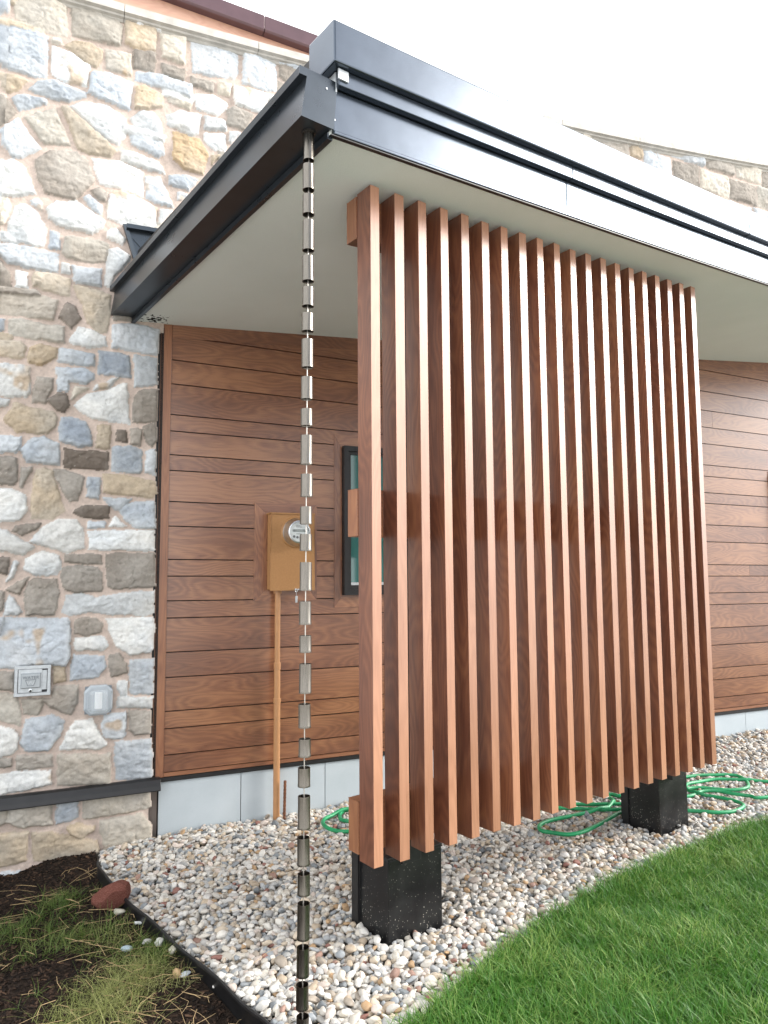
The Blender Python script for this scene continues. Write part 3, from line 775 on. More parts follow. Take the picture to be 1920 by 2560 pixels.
# ------------------------------------------------------------------ canopy roof (world axes)
ROOF = world_child(empty('canopy_roof'))
def rp(name, b, m, bevel=0.):
    o = b.build(name, m, ROOF, bevel=bevel); return o
X0, X1 = 1.296, 8.4
xs = [X0+(X1-X0)*i/30 for i in range(31)]
def yw(x): return wall_y(x)-.002
b = MB()
xs2 = [1.286]+xs
b.prism(None, [[(x, 2.066, zs(x)), (x, yw(x)+.03, zs(x)), (x, yw(x)+.03, zs(x)+.03), (x, 2.066, zs(x)+.03)] for x in xs2]); rp('soffit', b, SOF)
b = MB(); b.prism(None, [[(x, 2.052, zs(x)-.004), (x, 2.070, zs(x)-.004), (x, 2.070, zs(x)-.0005), (x, 2.052, zs(x)-.0005)] for x in xs2]); rp('drip_edge', b, BLK)
def seg_fascia(name, breaks, y, zlo, zhi, lip, m):
    for a, e in zip(breaks, breaks[1:]):
        n_ = max(2, int((e-a)/.25)); X = [a+.0015+(e-a-.003)*i/n_ for i in range(n_+1)]
        b = MB(); b.prism(None, [[(x, y, zs(x)+zlo), (x, y, zs(x)+zhi), (x, y+.03, zs(x)+zhi), (x, 2.15, zs(x)+zhi), (x, 2.15, zs(x)+zlo)][::1] for x in X])
        rp(name, b, m, bevel=.003)
seg_fascia('lower_fascia', [X0, 2.585, 5.63, X1], 2.054, .002, .172, .02, FM)
seg_fascia('middle_fascia', [X0+.006, 2.600, 5.64, X1], 2.026, .176, .236, .02, FM)
seg_fascia('lower_hem', [X0, 2.585, 5.63, X1], 2.049, .0025, .016, .02, FM)
# top coping: wraps the corner, tilts back slightly
def top_coping(a, e, ret):
    n_ = max(2, int((e-a)/.25)); X = [a+(e-a)*i/n_ for i in range(n_+1)]
    b = MB(); b.prism(None, [[(x, 1.997, zs(x)+.238), (x, 2.000, zs(x)+.395), (x, 2.010, zs(x)+.402), (x, 2.18, zs(x)+.41), (x, 2.18, zs(x)+.238)] for x in X])
    o = rp('top_coping', b, FM, bevel=.006)
top_coping(1.266, 4.2095, True); top_coping(4.2125, X1, False)
b = MB(); b.box(1.300, 1.306, 2.045, 2.17, zs(1.3)+.16, zs(1.3)+.235); b.box(1.297, 1.34, 2.0195, 2.0255, zs(1.3)+.196, zs(1.3)+.234); rp('corner_clip', b, ALU)
# roof deck
b = MB(); b.prism(None, [[(x, 2.15, zs(x)+.2), (x, 2.15, zs(x)+.39), (x, yw(x), zs(x)+.44), (x, yw(x), zs(x)+.2)] for x in xs]); rp('roof_deck', b, BLKR)
# diverter flashing where roof meets stone
b = MB(); M3 = MWI
pts = [(-.262, 3.655), (-.02, 3.662), (-.02, 3.40), (-.195, 3.45)]
Fw = lambda s, o_, z: tuple(MW @ Vector((s, -o_, z)))
b.quad([Fw(s, .062, z) for s, z in pts]); 
for i in range(4):
    p1, p2 = pts[i], pts[(i+1) % 4]; b.quad([Fw(p2[0], .062, p2[1]), Fw(p1[0], .062, p1[1]), Fw(p1[0], .0, p1[1]), Fw(p2[0], .0, p2[1])])
b.prism(None, [[Fw(s, .10, z-.004), Fw(s, .10, z-.030), Fw(s, .0, z-.030), Fw(s, .0, z+.004)] for s, z in ((-.265, 3.662), (-.02, 3.668))])
b.prism(None, [[Fw(s, .068, z+.006), Fw(s, .068, z-.006), Fw(s, .05, z-.006), Fw(s, .05, z+.006)] for s, z in ((-.225, 3.585), (-.08, 3.44))])
b.prism(None, [[Fw(-.285, .055, 3.67), Fw(-.262, .064, 3.67), Fw(-.262, .02, 3.67), Fw(-.285, .02, 3.67)], [Fw(-.212, .055, 3.44), Fw(-.188, .064, 3.44), Fw(-.188, .02, 3.44), Fw(-.212, .02, 3.44)]])
rp('diverter_flashing', b, GM)
# gutter: K-shape trough along the short side with a rolled lip
b = MB(); gy0, gy1 = 2.047, 4.47
def gprof(y): return [(1.161, y, 3.089), (1.181, y, 3.2405), (1.154, y, 3.2405), (1.152, y, 3.268), (1.168, y, 3.270), (1.190, y, 3.255), (1.190, y, 3.10), (1.276, y, 3.10), (1.276, y, 3.262), (1.287, y, 3.262), (1.287, y, 3.088)]
b.prism(None, [gprof(gy0+.004), gprof(3.2), gprof(gy1)]); gut = rp('gutter', b, GM)
b = MB(); b.quad([(1.159, gy0, 3.087), (1.289, gy0, 3.086), (1.303, gy0, 3.270), (1.152, gy0, 3.271), (1.151, gy0, 3.240), (1.181, gy0, 3.2405)])
b.quad([(1.289, gy0, 3.086), (1.293, gy0, 3.086), (1.308, gy0+.0, 3.271), (1.303, gy0, 3.270)])
cap_o = b.build('end_cap', GM, gut)
md = cap_o.modifiers.new('thick', 'SOLIDIFY'); md.thickness = .0035; md.offset = 0
b = MB(); b.box(1.279, 1.300, gy0+.02, gy1-.05, 3.058, 3.0835); b.box(1.2885, 1.2945, gy0+.02, gy1-.05, 3.0825, 3.26); b.build('back_flange', GM, gut)
for (x, y, z) in ((1.307, 2.0538, 3.235), (1.301, 2.0538, 3.13), (1.262, gy0-.002, 3.228)):
    b = MB(); b.lathe((x, y, z), (0, -1, 0), [(0, .004), (.002, .004)], 10); b.build('rivet', CHR, gut)

# ------------------------------------------------------------------ rain chain
CH = [(3.108, 2.981), (2.963, 2.870), (2.850, 2.778), (2.755, 2.645), (2.623, 2.532), (2.509, 2.441), (2.414, 2.350), (2.320, 2.220), (2.185, 2.107), (2.072, 2.013), (1.979, 1.878), (1.844, 1.766), (1.731, 1.671), (1.636, 1.580), (1.541, 1.445), (1.408, 1.331), (1.294, 1.238), (1.200, 1.103), (1.067, .990), (.953, .895), (.860, .799), (.768, .664), (.636, .549), (.521, .455), (.428, .317), (.292, .203), (.177, .104), (.079, .005)]
chx = lambda z: 1.214+.017*z/3.1
RC = empty('rain_chain', Matrix.Translation((1.214, 2.115, 0)))
prop(RC, 'tall rain chain of brushed bronze tube cups hanging from the gutter corner', 'rain chain')
cupr = .0205
for i, (zt, zb) in enumerate(CH):
    r = cupr*(.93 if i == 0 else 1); x = chx((zt+zb)/2)-1.214+rnd(-.0012, .0012)
    h = zt-zb
    b = MB(); b.lathe((x, 0, zb), (rnd(-.012, .012), rnd(-.012, .012), 1), [(.004, r*.90), (.0, r*.94), (0, r*1.03), (.007, r*1.03), (.009, r), (h-.004, r), (h, r*.985), (h, r*.92), (h-.02, r*.90)], 28, capa=False, capb=False)
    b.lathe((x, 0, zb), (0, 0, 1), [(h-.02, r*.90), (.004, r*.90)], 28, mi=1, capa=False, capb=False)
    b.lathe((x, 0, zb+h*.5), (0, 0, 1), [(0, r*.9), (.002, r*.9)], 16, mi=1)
    b.build('cup' if i else 'spout', [CUP, CUPI], RC)
b = MB(); b.tube([(chx(z)-1.214, 0, z) for z in (3.09, 2.0, 1.0, 0.0)], .0019, 8); b.build('cable', ROD, RC)
b = MB(); b.lathe((.0165, 0, 3.080), (0, 0, 1), [(0, .024), (.012, .024), (.012, .019), (0, .019), (0, .024)], 28, capa=False, capb=False); b.build('spout_ring', GRN, RC)

# ------------------------------------------------------------------ slat screen
SCR = empty('slat_screen', Matrix.Translation((2.82, 2.34, .4)))
prop(SCR, 'tall screen of vertical brown wood-look slats under the canopy', 'screen')
O = Vector((2.82, 2.34, .4))
def lb(bm_, x0, x1, y0, y1, z0, z1, **k): bm_.box(x0-O.x, x1-O.x, y0-O.y, y1-O.y, z0-O.z, z1-O.z, **k)
def zt_slat(x): return 3.074+.0600*(x-1.632)+.0011*(x-1.632)**2
for i in range(20):
    x1 = 1.641+i*(4.016-1.641)/19; x0 = x1-.045; z1 = zt_slat(x1)+rnd(-.003, .003); z0 = .399+rnd(-.002, .002)
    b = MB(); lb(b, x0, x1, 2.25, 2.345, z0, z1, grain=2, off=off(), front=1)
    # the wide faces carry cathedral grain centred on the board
    b.build('slat', [WS, WS_LIT], SCR, bevel=.0012, seg=1)
for z0, z1 in ((.425, .622), (1.650, 1.842)):
    b = MB(); lb(b, 1.592, 4.005, 2.346, 2.415, z0, z1, grain=0, off=off()); b.build('rail', WR, SCR, bevel=.0015)
b = MB(); o_ = off()
ring = lambda x: [(x-O.x, 2.346-O.y, zt_slat(x)-.185-O.z), (x-O.x, 2.415-O.y, zt_slat(x)-.185-O.z), (x-O.x, 2.415-O.y, zt_slat(x)-.004-O.z), (x-O.x, 2.346-O.y, zt_slat(x)-.004-O.z)]
r0, r1 = ring(1.592), ring(4.005)
for j in range(4):
    q = [r0[j], r0[(j+1) % 4], r1[(j+1) % 4], r1[j]]; b.quad(q, [(v[0]+o_[0], v[1]+v[2]+o_[1]) for v in q])
b.quad(r0, [(v[2]+o_[0], v[1]+o_[1]) for v in r0]); b.quad(list(reversed(r1)), [(v[2], v[1]) for v in reversed(r1)])
b.build('rail', WR, SCR, bevel=.0015)
for x in (1.86, 3.83):
    b = MB(); lb(b, x, x+.10, 2.4165, 2.53, .30, zt_slat(x)-.02); b.build('post', BLK, SCR, bevel=.003)
# ------------------------------------------------------------------ pedestals
def pedestal(x, y, lab, z=0., h=.335):
    T = empty('pedestal', Matrix.Translation((x, y, z))); prop(T, lab, 'pedestal', 'black box pedestals under the slat screen')
    b = MB(); b.box(0, .288, 0, .25, -.15, h-.012); b.build('body', PED, T, bevel=.003)
    b = MB(); b.box(-.0025, .2905, -.0025, .2525, h-.012, h); b.build('top_plate', BLK, T, bevel=.002)
    b = MB(); b.box(-.012, -.0005, .205, .2535, -.15, h-.006); b.build('corner_trim', BLK, T, bevel=.002)
    return T
pedestal(1.797, 2.432, 'large black pedestal under the near end of the slat screen, flecked with dried grit')
pedestal(3.775, 2.470, 'black pedestal under the far end of the slat screen, beside the green hose loops', h=.345)

# ------------------------------------------------------------------ electric meter
MT = empty('electric_meter', MW @ Matrix.Translation((.80, 0, 1.40)))
prop(MT, 'tan metal electric meter box with round glass dial on the wood siding', 'electric meter')
b = MB(); b.box(-.140, .146, -.100, -.012, .002, .492); b.build('enclosure', TAN, MT, bevel=.004)
b = MB(); b.box(-.146, .148, -.1105, -.1005, 0.0, .498); b.build('cover', TAN, MT, bevel=.004)
b = MB(); b.box(-.1465, -.1402, -.095, -.03, .004, .49); b.box(-.150, .150, -.118, -.012, .493, .5005); b.build('cover_hem', TAN, MT, bevel=.0015)
mc = (.022, -.1105, .373)
b = MB(); b.lathe(mc, (0, -1, 0), [(0, .104), (.004, .102), (.008, .097), (.008, .09)], 40); b.build('socket_flange', TAN, MT)
b = MB(); b.lathe((mc[0], mc[1]-.006, mc[2]), (0, -1, 0), [(0, .092), (.008, .093), (.012, .090), (.045, .083), (.070, .074), (.072, .066), (.066, .064)], 44, capb=False); b.build('meter_ring', CHR, MT)
b = MB(); b.lathe((mc[0], mc[1]-.050, mc[2]), (0, -1, 0), [(0, .064), (.012, .064)], 40); dial = b.build('dial', WHT, MT)
fy = mc[1]-.0625
b = MB(); b.box(mc[0]-.042, mc[0]+.040, fy-.002, fy+.001, mc[2]+.0, mc[2]+.018); b.build('display', GRY, dial)
for k in range(4):
    b = MB(); b.lathe((mc[0]-.033+k*.022, fy, mc[2]-.030-.004*(k in (1, 2))), (0, -1, 0), [(0, .0085), (.0012, .0085), (.0012, .007), (0.0008, .007)], 16); b.build('register_dial', DRK, dial)
for k in range(3):
    b = MB(); b.box(mc[0]-.02, mc[0]+.02-.006*k, fy-.0015, fy+.001, mc[2]+.030+.006*k, mc[2]+.032+.006*k); b.build('print_line', DRK, dial)
b = MB(); b.box(mc[0]-.018, mc[0]+.02, fy-.0015, fy+.001, mc[2]-.014, mc[2]-.011); b.build('print_line', DRK, dial)
b = MB(); b.box(mc[0]-.045, mc[0]-.025, fy-.0035, fy-.0021, mc[2]+.007, mc[2]+.010); b.build('display_mark', DRK, dial)
b = MB(); b.lathe((mc[0]+.044, fy, mc[2]+.006), (0, -1, 0), [(0, .005), (.003, .004)], 12); b.build('optical_port', DRK, dial)
b = MB(); b.lathe((mc[0], mc[1]-.062, mc[2]), (0, -1, 0), [(0, .068), (.016, .068), (.026, .064), (.030, .056)], 40, capa=False); b.build('glass_cover', DOME, MT)
b = MB(); b.lathe((-.085, -.060, -.005), (0, 0, -1), [(0, .027), (.018, .027), (.019, .0185), (.46, .0175), (.461, .0225), (.50, .0225), (.501, .0200), (.685, .0200), (.686, .0245), (.715, .0245), (.716, .0210), (1.52, .0210)], 24); b.build('conduit', TANP, MT)
b = MB(); b.box(.010, .055, -.125, -.1106, -.004, .008); b.lathe((.022, -.124, -.006), (0, 1, 0), [(0, .009), (.003, .009), (.003, .005), (0, .005), (0, .009)], 14, capa=False, capb=False); b.build('latch', CHR, MT, bevel=.002)
b = MB(); b.tube([(.022, -.122, -.012), (.021, -.123, -.04)], .0012, 6); b.box(.015, .028, -.127, -.118, -.082, -.040); b.build('seal_tag', ALU, MT, bevel=.002)
# rusty stake beside the conduit
b = MB()
b.lathe((0, 0, -.2), (.02, .0, 1), [(0, .0085)]+[(.02+.012*k, .0085+(.0012 if k % 2 else 0)) for k in range(32)]+[(.40, .0085)], 10)
sk = b.build('rebar_stake', RUST); sk.location = MW @ Vector((.752, -.10, 0))
prop(sk, 'short rusty rebar stake standing in gravel beside the tan conduit', 'stake')

# ------------------------------------------------------------------ water box and outlet cover on the stone
WB = empty('water_box', MW @ Matrix.Translation((-.698, -.045, .915)))
prop(WB, 'square cast aluminium wall hydrant box with lid reading WATER on the stone', 'water box')
b = MB(); w, h = .092, .084
b.box(-w, w, -.012, .03, h-.017, h); b.box(-w, w, -.012, .03, -h, -h+.017); b.box(-w, -w+.017, -.012, .03, -h+.017, h-.017); b.box(w-.017, w, -.012, .03, -h+.017, h-.017)
b.build('frame', ALU, WB, bevel=.002)
b = MB(); b.box(-.0725, .048, -.010, .02, -.0645, .0645); b.box(.048, .0725, -.0085, .02, -.052, .056); b.build('lid', ALU, WB, bevel=.0015)
b = MB(); b.box(-.078, .078, .006, .028, -.07, .07); b.build('gap_backing', DRK, WB)
b = MB(); x0, x1, z0, z1 = -.060, .042, -.040, .044
b.quad([(x0, -.010, z0), (x1, -.010, z0), (x1-.006, -.026, z0+.006), (x0+.006, -.026, z0+.006)]); b.quad([(x1, -.010, z0), (x1, -.010, z1), (x1-.006, -.026, z1-.006), (x1-.006, -.026, z0+.006)])
b.quad([(x1, -.010, z1), (x0, -.010, z1), (x0+.006, -.026, z1-.006), (x1-.006, -.026, z1-.006)]); b.quad([(x0, -.010, z1), (x0, -.010, z0), (x0+.006, -.026, z0+.006), (x0+.006, -.026, z1-.006)])
b.quad([(x0+.006, -.026, z0+.006), (x1-.006, -.026, z0+.006), (x1-.006, -.026, z1-.006), (x0+.006, -.026, z1-.006)])
pan = b.build('raised_panel', ALUR, WB)
tx = bpy.data.curves.new('lettering', 'FONT'); tx.body = 'WATER'; tx.size = .0235; tx.extrude = .0022; tx.align_x = 'CENTER'; tx.space_character = 1.05
to = bpy.data.objects.new('lettering_curve', tx); COL.objects.link(to)
dg = bpy.context.evaluated_depsgraph_get(); dg.update()
tm = bpy.data.meshes.new_from_object(to.evaluated_get(dg)); bpy.data.objects.remove(to)
LET = simple('letter_shadow', (.20, .22, .24), .5, .4)
tm.materials.clear(); tm.materials.append(LET); tm.name = 'lettering'
to = bpy.data.objects.new('lettering', tm); COL.objects.link(to); to.parent = WB; to.rotation_euler = (R(90), 0, 0); to.location = (-.009, -.0275, .013)
# trapezoid mark with a W inside
b = MB()
def bar(p1, p2, w_, y=-.0285, mi=0):
    d = Vector((p2[0]-p1[0], p2[1]-p1[1])); d.normalize(); n_ = Vector((-d.y, d.x))*w_/2
    q = [(p1[0]-n_.x, p1[1]-n_.y), (p2[0]-n_.x, p2[1]-n_.y), (p2[0]+n_.x, p2[1]+n_.y), (p1[0]+n_.x, p1[1]+n_.y)]
    b.prism(None, [[(c[0], y, c[1]) for c in q], [(c[0], -.0255, c[1]) for c in q]])
T_ = [(-.036, .008), (.018, .008), (.006, -.024), (-.024, -.024)]
for i in range(4): bar(T_[i], T_[(i+1) % 4], .0026)
b.build('water_mark', LET, WB)
b = MB(); M_ = [(-.028, .004), (-.020, -.020), (-.009, .000), (.002, -.020), (.010, .004)]
for i in range(4): bar(M_[i], M_[i+1], .0042, y=-.0282)
b.build('water_mark_letter', ALU, WB)
b = MB(); b.lathe((-.009, -.010, -.052), (0, -1, 0), [(0, .0095), (.004, .0095), (.005, .007)], 20); b.build('lock', CHR, WB)
b = MB(); b.lathe((-.009, -.0152, -.052), (0, -1, 0), [(0, .0045), (.0006, .0045)], 14); b.build('keyhole', DRK, WB)
OC = empty('outlet_cover', MW @ Matrix.Translation((-.352, -.045, .782)))
prop(OC, 'clear octagonal weatherproof outlet cover on the stone wall', 'outlet cover')
b = MB()
def octo(w, h, c, y): return [(-w+c, y, -h), (w-c, y, -h), (w, y, -h+c), (w, y, h-c), (w-c, y, h), (-w+c, y, h), (-w, y, h-c), (-w, y, -h+c)]
b.prism(None, [octo(.078, .086, .034, .03), octo(.078, .086, .034, -.016), octo(.068, .076, .031, -.024)]); b.build('base_plate', CLRB, OC)
b = MB(); b.box(-.072, .072, -.004, .01, -.078, .078); b.build('back_plate', simple('outlet_back', (.20, .225, .25), .5), OC)
b = MB(); b.prism(None, [octo(.050, .062, .012, -.022), octo(.049, .061, .012, -.060), octo(.040, .050, .012, -.072)]); hood = b.build('hood', CLR, OC, bevel=.003)
b = MB(); b.prism(None, [[(x_, -.030-.012*math.cos(x_*70), -.047), (x_, -.020, -.047), (x_, -.020, .047), (x_, -.030-.012*math.cos(x_*70), .047)] for x_ in (-.020, -.012, -.004, .004, .012, .020)]); b.build('switch_plate', simple('outlet_white', (.74, .76, .77), .4), OC, bevel=.003)
b = MB()
for z in (-.03, .0, .03): b.box(-.056, -.0505, -.040, -.022, z-.012, z+.012)
b.build('hinge', CLR, OC, bevel=.001)

# ------------------------------------------------------------------ ground
def structure(o): return prop(o, kind='structure')
b = MB(); b.quad([(-90, -90, -.20), (90, -90, -.20), (90, 90, -.20), (-90, 90, -.20)]); structure(b.build('ground', BASE))
EDGE = [(1.18, 1.2), (1.175, 1.7), (1.161, 2.194), (1.156, 2.329), (1.136, 2.55), (1.112, 2.841), (1.088, 3.096), (1.065, 3.408), (1.049, 3.738), (1.061, 3.969), (1.10, 4.12), (1.17, 4.42)]
LEDGE = [(1.18, 1.90), (1.492, 1.955), (1.71, 2.005), (1.971, 2.075), (2.314, 2.150), (2.636, 2.195), (3.094, 2.225), (3.646, 2.245), (4.473, 2.199), (5.5, 2.10), (7, 1.9), (9, 1.6)]
def interp(T_, v, a=0, b_=1):
    T2 = sorted(T_, key=lambda q: q[a]); return float(np.interp(v, [q[a] for q in T2], [q[b_] for q in T2]))
def edge_x(y): return interp(EDGE, y, 1, 0)
def lawn_y(x): return interp(LEDGE, x)
def grid_sheet(name, m, nx, ny, f, kindf=structure):
    v = [f(i/(nx-1), j/(ny-1)) for i in range(nx) for j in range(ny)]
    fc = [(i*ny+j, (i+1)*ny+j, (i+1)*ny+j+1, i*ny+j+1) for i in range(nx-1) for j in range(ny-1)]
    me = bpy.data.meshes.new(name); me.from_pydata(v, [], fc); me.materials.append(m)
    for p_ in me.polygons: p_.use_smooth = True
    o = bpy.data.objects.new(name, me); COL.objects.link(o); return kindf(o)
def fg(u, w):
    x = 1.0+u*8.0; ya = lawn_y(max(1.18, x))-.06; yb = wall_y(x)+.1; y = ya+w*(yb-ya)
    return (max(x, edge_x(y)+.002), y, gz(x, y)-.030)
grid_sheet('gravel_bed', GRV, 60, 24, fg)
from mathutils import noise as mn
def soilz(x, y):
    n_ = mn.fractal(Vector((x*3.1, y*3.1, 4.2)), 1., 2., 5)
    d = max(0, min(1, (edge_x(y)-x)/.35))
    lo_ = max(0, min(1, (2.85-y)/.45))
    return gz(x, y)-.018-.045*lo_-.030*d+.030*n_*(.3+d)+.030*d*max(0, 1-abs(y-3.1)/.7)
def fs(u, w):
    y = .6+w*4.05; x = -1.9+u*(edge_x(y)-.004+1.9); y2 = min(y, wall_y(x)+.05)
    return (x, y2, soilz(x, y))
grid_sheet('soil_bed', SOIL, 170, 190, fs)
def fl(u, w):
    x = 1.19+u*10.8; y = -1.4+w*(lawn_y(min(9, x))+1.4)
    return (x, y, .004+.006*mn.noise(Vector((x*2, y*2, 0))))
grid_sheet('lawn', LAWN, 60, 60, fl)
# edging strip
b = MB(); rings = []
E2 = []
for i in range(len(EDGE)-1):
    for k in range(6):
        t = k/6; E2.append(tuple(EDGE[i][c]*(1-t)+EDGE[i+1][c]*t for c in (0, 1)))
for n_, (x, y) in enumerate(q for q in E2 if q[1] < 4.03):
    z = .008+.006*math.sin(n_*.55)
    rings.append([(x-.003, y, -.16), (x-.003, y, z-.010), (x-.007, y, z-.004), (x-.006, y, z+.004), (x, y, z+.007), (x+.005, y, z+.004), (x+.006, y, z-.004), (x+.003, y, z-.010), (x+.003, y, -.16)])
b.prism(None, rings, smooth=True); ed = b.build('landscape_edging', BLK)
prop(ed, 'black plastic landscape edging strip between dark mulch and pale gravel', 'edging')

# ------------------------------------------------------------------ scatter (geometry-node instances, for stuff only)
def scatter(name, pts, rots, scl, cols, sources, m_ground=None):
    n_ = len(pts); me = bpy.data.meshes.new(name); me.from_pydata([tuple(q) for q in pts], [], [])
    def at(nm, typ, arr, key):
        a = me.attributes.new(nm, typ, 'POINT'); a.data.foreach_set(key, np.asarray(arr, dtype=np.float32 if typ != 'INT' else np.int32).ravel())
    at('rot', 'FLOAT_VECTOR', rots, 'vector'); at('scl', 'FLOAT_VECTOR', scl, 'vector'); at('idx', 'INT', RNG.integers(0, len(sources), n_), 'value')
    if cols is not None: at('col', 'FLOAT_COLOR', np.concatenate([cols, np.ones((n_, 1))], 1), 'color')
    o = bpy.data.objects.new(name, me); COL.objects.link(o); prop(o, kind='stuff')
    c = bpy.data.collections.new(name+'_sources')
    for s_ in sources: c.objects.link(s_)
    g = bpy.data.node_groups.new(name+'_scatter', 'GeometryNodeTree')
    g.interface.new_socket('Geometry', in_out='INPUT', socket_type='NodeSocketGeometry'); g.interface.new_socket('Geometry', in_out='OUTPUT', socket_type='NodeSocketGeometry')
    N = g.nodes; gi = N.new('NodeGroupInput'); go = N.new('NodeGroupOutput'); ip = N.new('GeometryNodeInstanceOnPoints'); ci = N.new('GeometryNodeCollectionInfo')
    ci.inputs['Collection'].default_value = c; ci.inputs['Separate Children'].default_value = True; ci.inputs['Reset Children'].default_value = True
    def na(nm, typ):
        q = N.new('GeometryNodeInputNamedAttribute'); q.data_type = typ; q.inputs['Name'].default_value = nm; return q.outputs['Attribute']
    er = N.new('FunctionNodeEulerToRotation'); k = g.links.new
    k(na('rot', 'FLOAT_VECTOR'), er.inputs[0]); k(er.outputs[0], ip.inputs['Rotation']); k(na('scl', 'FLOAT_VECTOR'), ip.inputs['Scale'])
    k(na('idx', 'INT'), ip.inputs['Instance Index']); ip.inputs['Pick Instance'].default_value = True
    k(ci.outputs[0], ip.inputs['Instance']); k(gi.outputs[0], ip.inputs['Points']); k(ip.outputs[0], go.inputs[0])
    md = o.modifiers.new('scatter', 'NODES'); md.node_group = g
    return o
def src(name, me, m):
    me.materials.append(m); return bpy.data.objects.new(name, me)
def pebble_mesh(k, sub=3, ang=.25):
    bm = bmesh.new(); bmesh.ops.create_icosphere(bm, subdivisions=sub, radius=1)
    rr = random.Random(k); sx, sy, sz = 1, rr.uniform(.62, .9), rr.uniform(.42, .68)
    pl = [(Vector((rr.gauss(0, 1), rr.gauss(0, 1), rr.gauss(0, 1))).normalized(), rr.uniform(.62, .9)) for _ in range(rr.choice((2, 4, 6)))]
    for v in bm.verts:
        c = v.co.copy(); r_ = 1+ang*mn.noise(c*1.2+Vector((k*7.1, 0, 0)))+.08*mn.noise(c*3+Vector((0, k*3.3, 0)))
        c = c*r_
        for n_, d_ in pl:
            e = c.dot(n_)-d_
            if e > 0: c = c-n_*e*.85
        v.co = Vector((c.x*sx, c.y*sy, c.z*sz))
    for f in bm.faces: f.smooth = True
    me = bpy.data.meshes.new('pebble'); bm.to_mesh(me); bm.free(); return me
PC = np.array([(.60,.58,.54),(.66,.63,.57),(.55,.53,.50),(.57,.53,.46),(.50,.47,.42),(.40,.40,.39),(.36,.37,.375),(.28,.30,.315),(.44,.36,.27),(.53,.45,.35),(.42,.28,.16),(.18,.195,.205),(.26,.13,.105),(.30,.19,.15),(.33,.285,.235),(.58,.50,.44)])
PW = np.array([14,12,10,10,8,7,6,5,6,7,2.5,3,1.6,1.6,5,6]); PW = PW/PW.sum()
def ped_hit(x, y): return any(a-.008 < x < a+.298 and c-.008 < y < c+.26 for a, c in ((1.797, 2.432), (3.775, 2.470)))
P_, RT, SL, CL = [], [], [], []
for layer, (sp, dz, keepp) in enumerate(((.0255, -.020, 1.), (.0285, -.006, .95), (.052, .007, .42))):
    y = 1.7
    while y < 4.6:
        x = 1.0
        while x < 8.6:
            px, py = x+rnd(-.5, .5)*sp, y+rnd(-.5, .5)*sp
            far = px > 5.6
            if random.random() < keepp*(.75 if far else 1) and py < wall_y(px)-.012 and px > edge_x(py)+.022 and not ped_hit(px, py):
                ly = lawn_y(px)
                if py > ly+rnd(-.035, .02):
                    s_ = .0158*math.exp(rnd(-.36, .40))*(1.0 if layer else .95)
                    if px < 1.4+.4 and py < 3 and random.random() < .2: s_ *= 1.25
                    lo = gz(px, py)+dz+rnd(-.004, .006)
                    hump = .014*mn.noise(Vector((px*3, py*3, 1)))
                    P_.append((px, py, lo+hump)); RT.append((rnd(-.5, .5), rnd(-.5, .5), rnd(0, 6.28))); SL.append((s_*rnd(.9, 1.25), s_*rnd(.85, 1.1), s_*rnd(.8, 1.2)))
                    c = PC[RNG.choice(len(PC), p=PW)]*rnd(.82, 1.12); CL.append(c)
            x += sp
        y += sp
gv = scatter('gravel', P_, RT, SL, np.array(CL), [src('pebble', pebble_mesh(k), PEB) for k in range(14)])
prop(gv, 'bed of pale rounded river pebbles between the lawn and the building', 'gravel')
NPEB = len(P_)
# blades
def tuft_mesh(k, n_, h, wd, spread, lean, seg=3):
    rr = random.Random(k); V, F, Bl = [], [], []
    for i in range(n_):
        a = rr.uniform(0, 6.283); r_ = spread*math.sqrt(rr.random()); bx, by = r_*math.cos(a), r_*math.sin(a)
        hh = h*rr.uniform(.55, 1.15); d = rr.uniform(0, 6.283); ln = lean*rr.uniform(.2, 1.3); w_ = wd*rr.uniform(.7, 1.2); tw = d+1.57+rr.uniform(-.6, .6)
        base = len(V); c = rr.random()
        for s_ in range(seg+1):
            t = s_/seg; q = (bx+math.cos(d)*ln*hh*t*t, by+math.sin(d)*ln*hh*t*t, hh*(t-.28*ln*t*t)); ww = w_*(1-t**1.6)*.5+.0002
            V += [(q[0]-math.cos(tw)*ww, q[1]-math.sin(tw)*ww, q[2]), (q[0]+math.cos(tw)*ww, q[1]+math.sin(tw)*ww, q[2])]; Bl += [c*.6+t*.4]*2
        for s_ in range(seg): F.append((base+2*s_, base+2*s_+1, base+2*s_+3, base+2*s_+2))
    me = bpy.data.meshes.new('grass_tuft'); me.from_pydata(V, [], F)
    at = me.attributes.new('bl', 'FLOAT', 'POINT'); at.data.foreach_set('value', Bl)
    for p_ in me.polygons: p_.use_smooth = True
    return me
P_, RT, SL = [], [], []
y = -.6; sp = .0215
while y < 2.45:
    x = 1.19
    while x < 8:
        px, py = x+rnd(-.6, .6)*sp, y+rnd(-.6, .6)*sp
        if px > 1.19 and py < lawn_y(px)+rnd(-.02, .014):
            g = mn.noise(Vector((px*2.4, py*2.4, 9)))
            s_ = 1.0+.30*g+rnd(-.15, .15); 
            if lawn_y(px)-py < .05: s_ *= .9
            P_.append((px, py, .0)); RT.append((rnd(-.12, .12), rnd(-.12, .12), rnd(0, 6.28))); SL.append((s_, s_, s_*rnd(.85, 1.15)))
        x += sp*(1 if px < 5.5 else 1.8)
    y += sp
lg = scatter('grass', P_, RT, SL, None, [src('grass_tuft', tuft_mesh(k, 10, .076, .0044, .018, 1.1), GRASS) for k in range(8)])
prop(lg, 'lush green mown lawn grass along the gravel bed', 'grass')
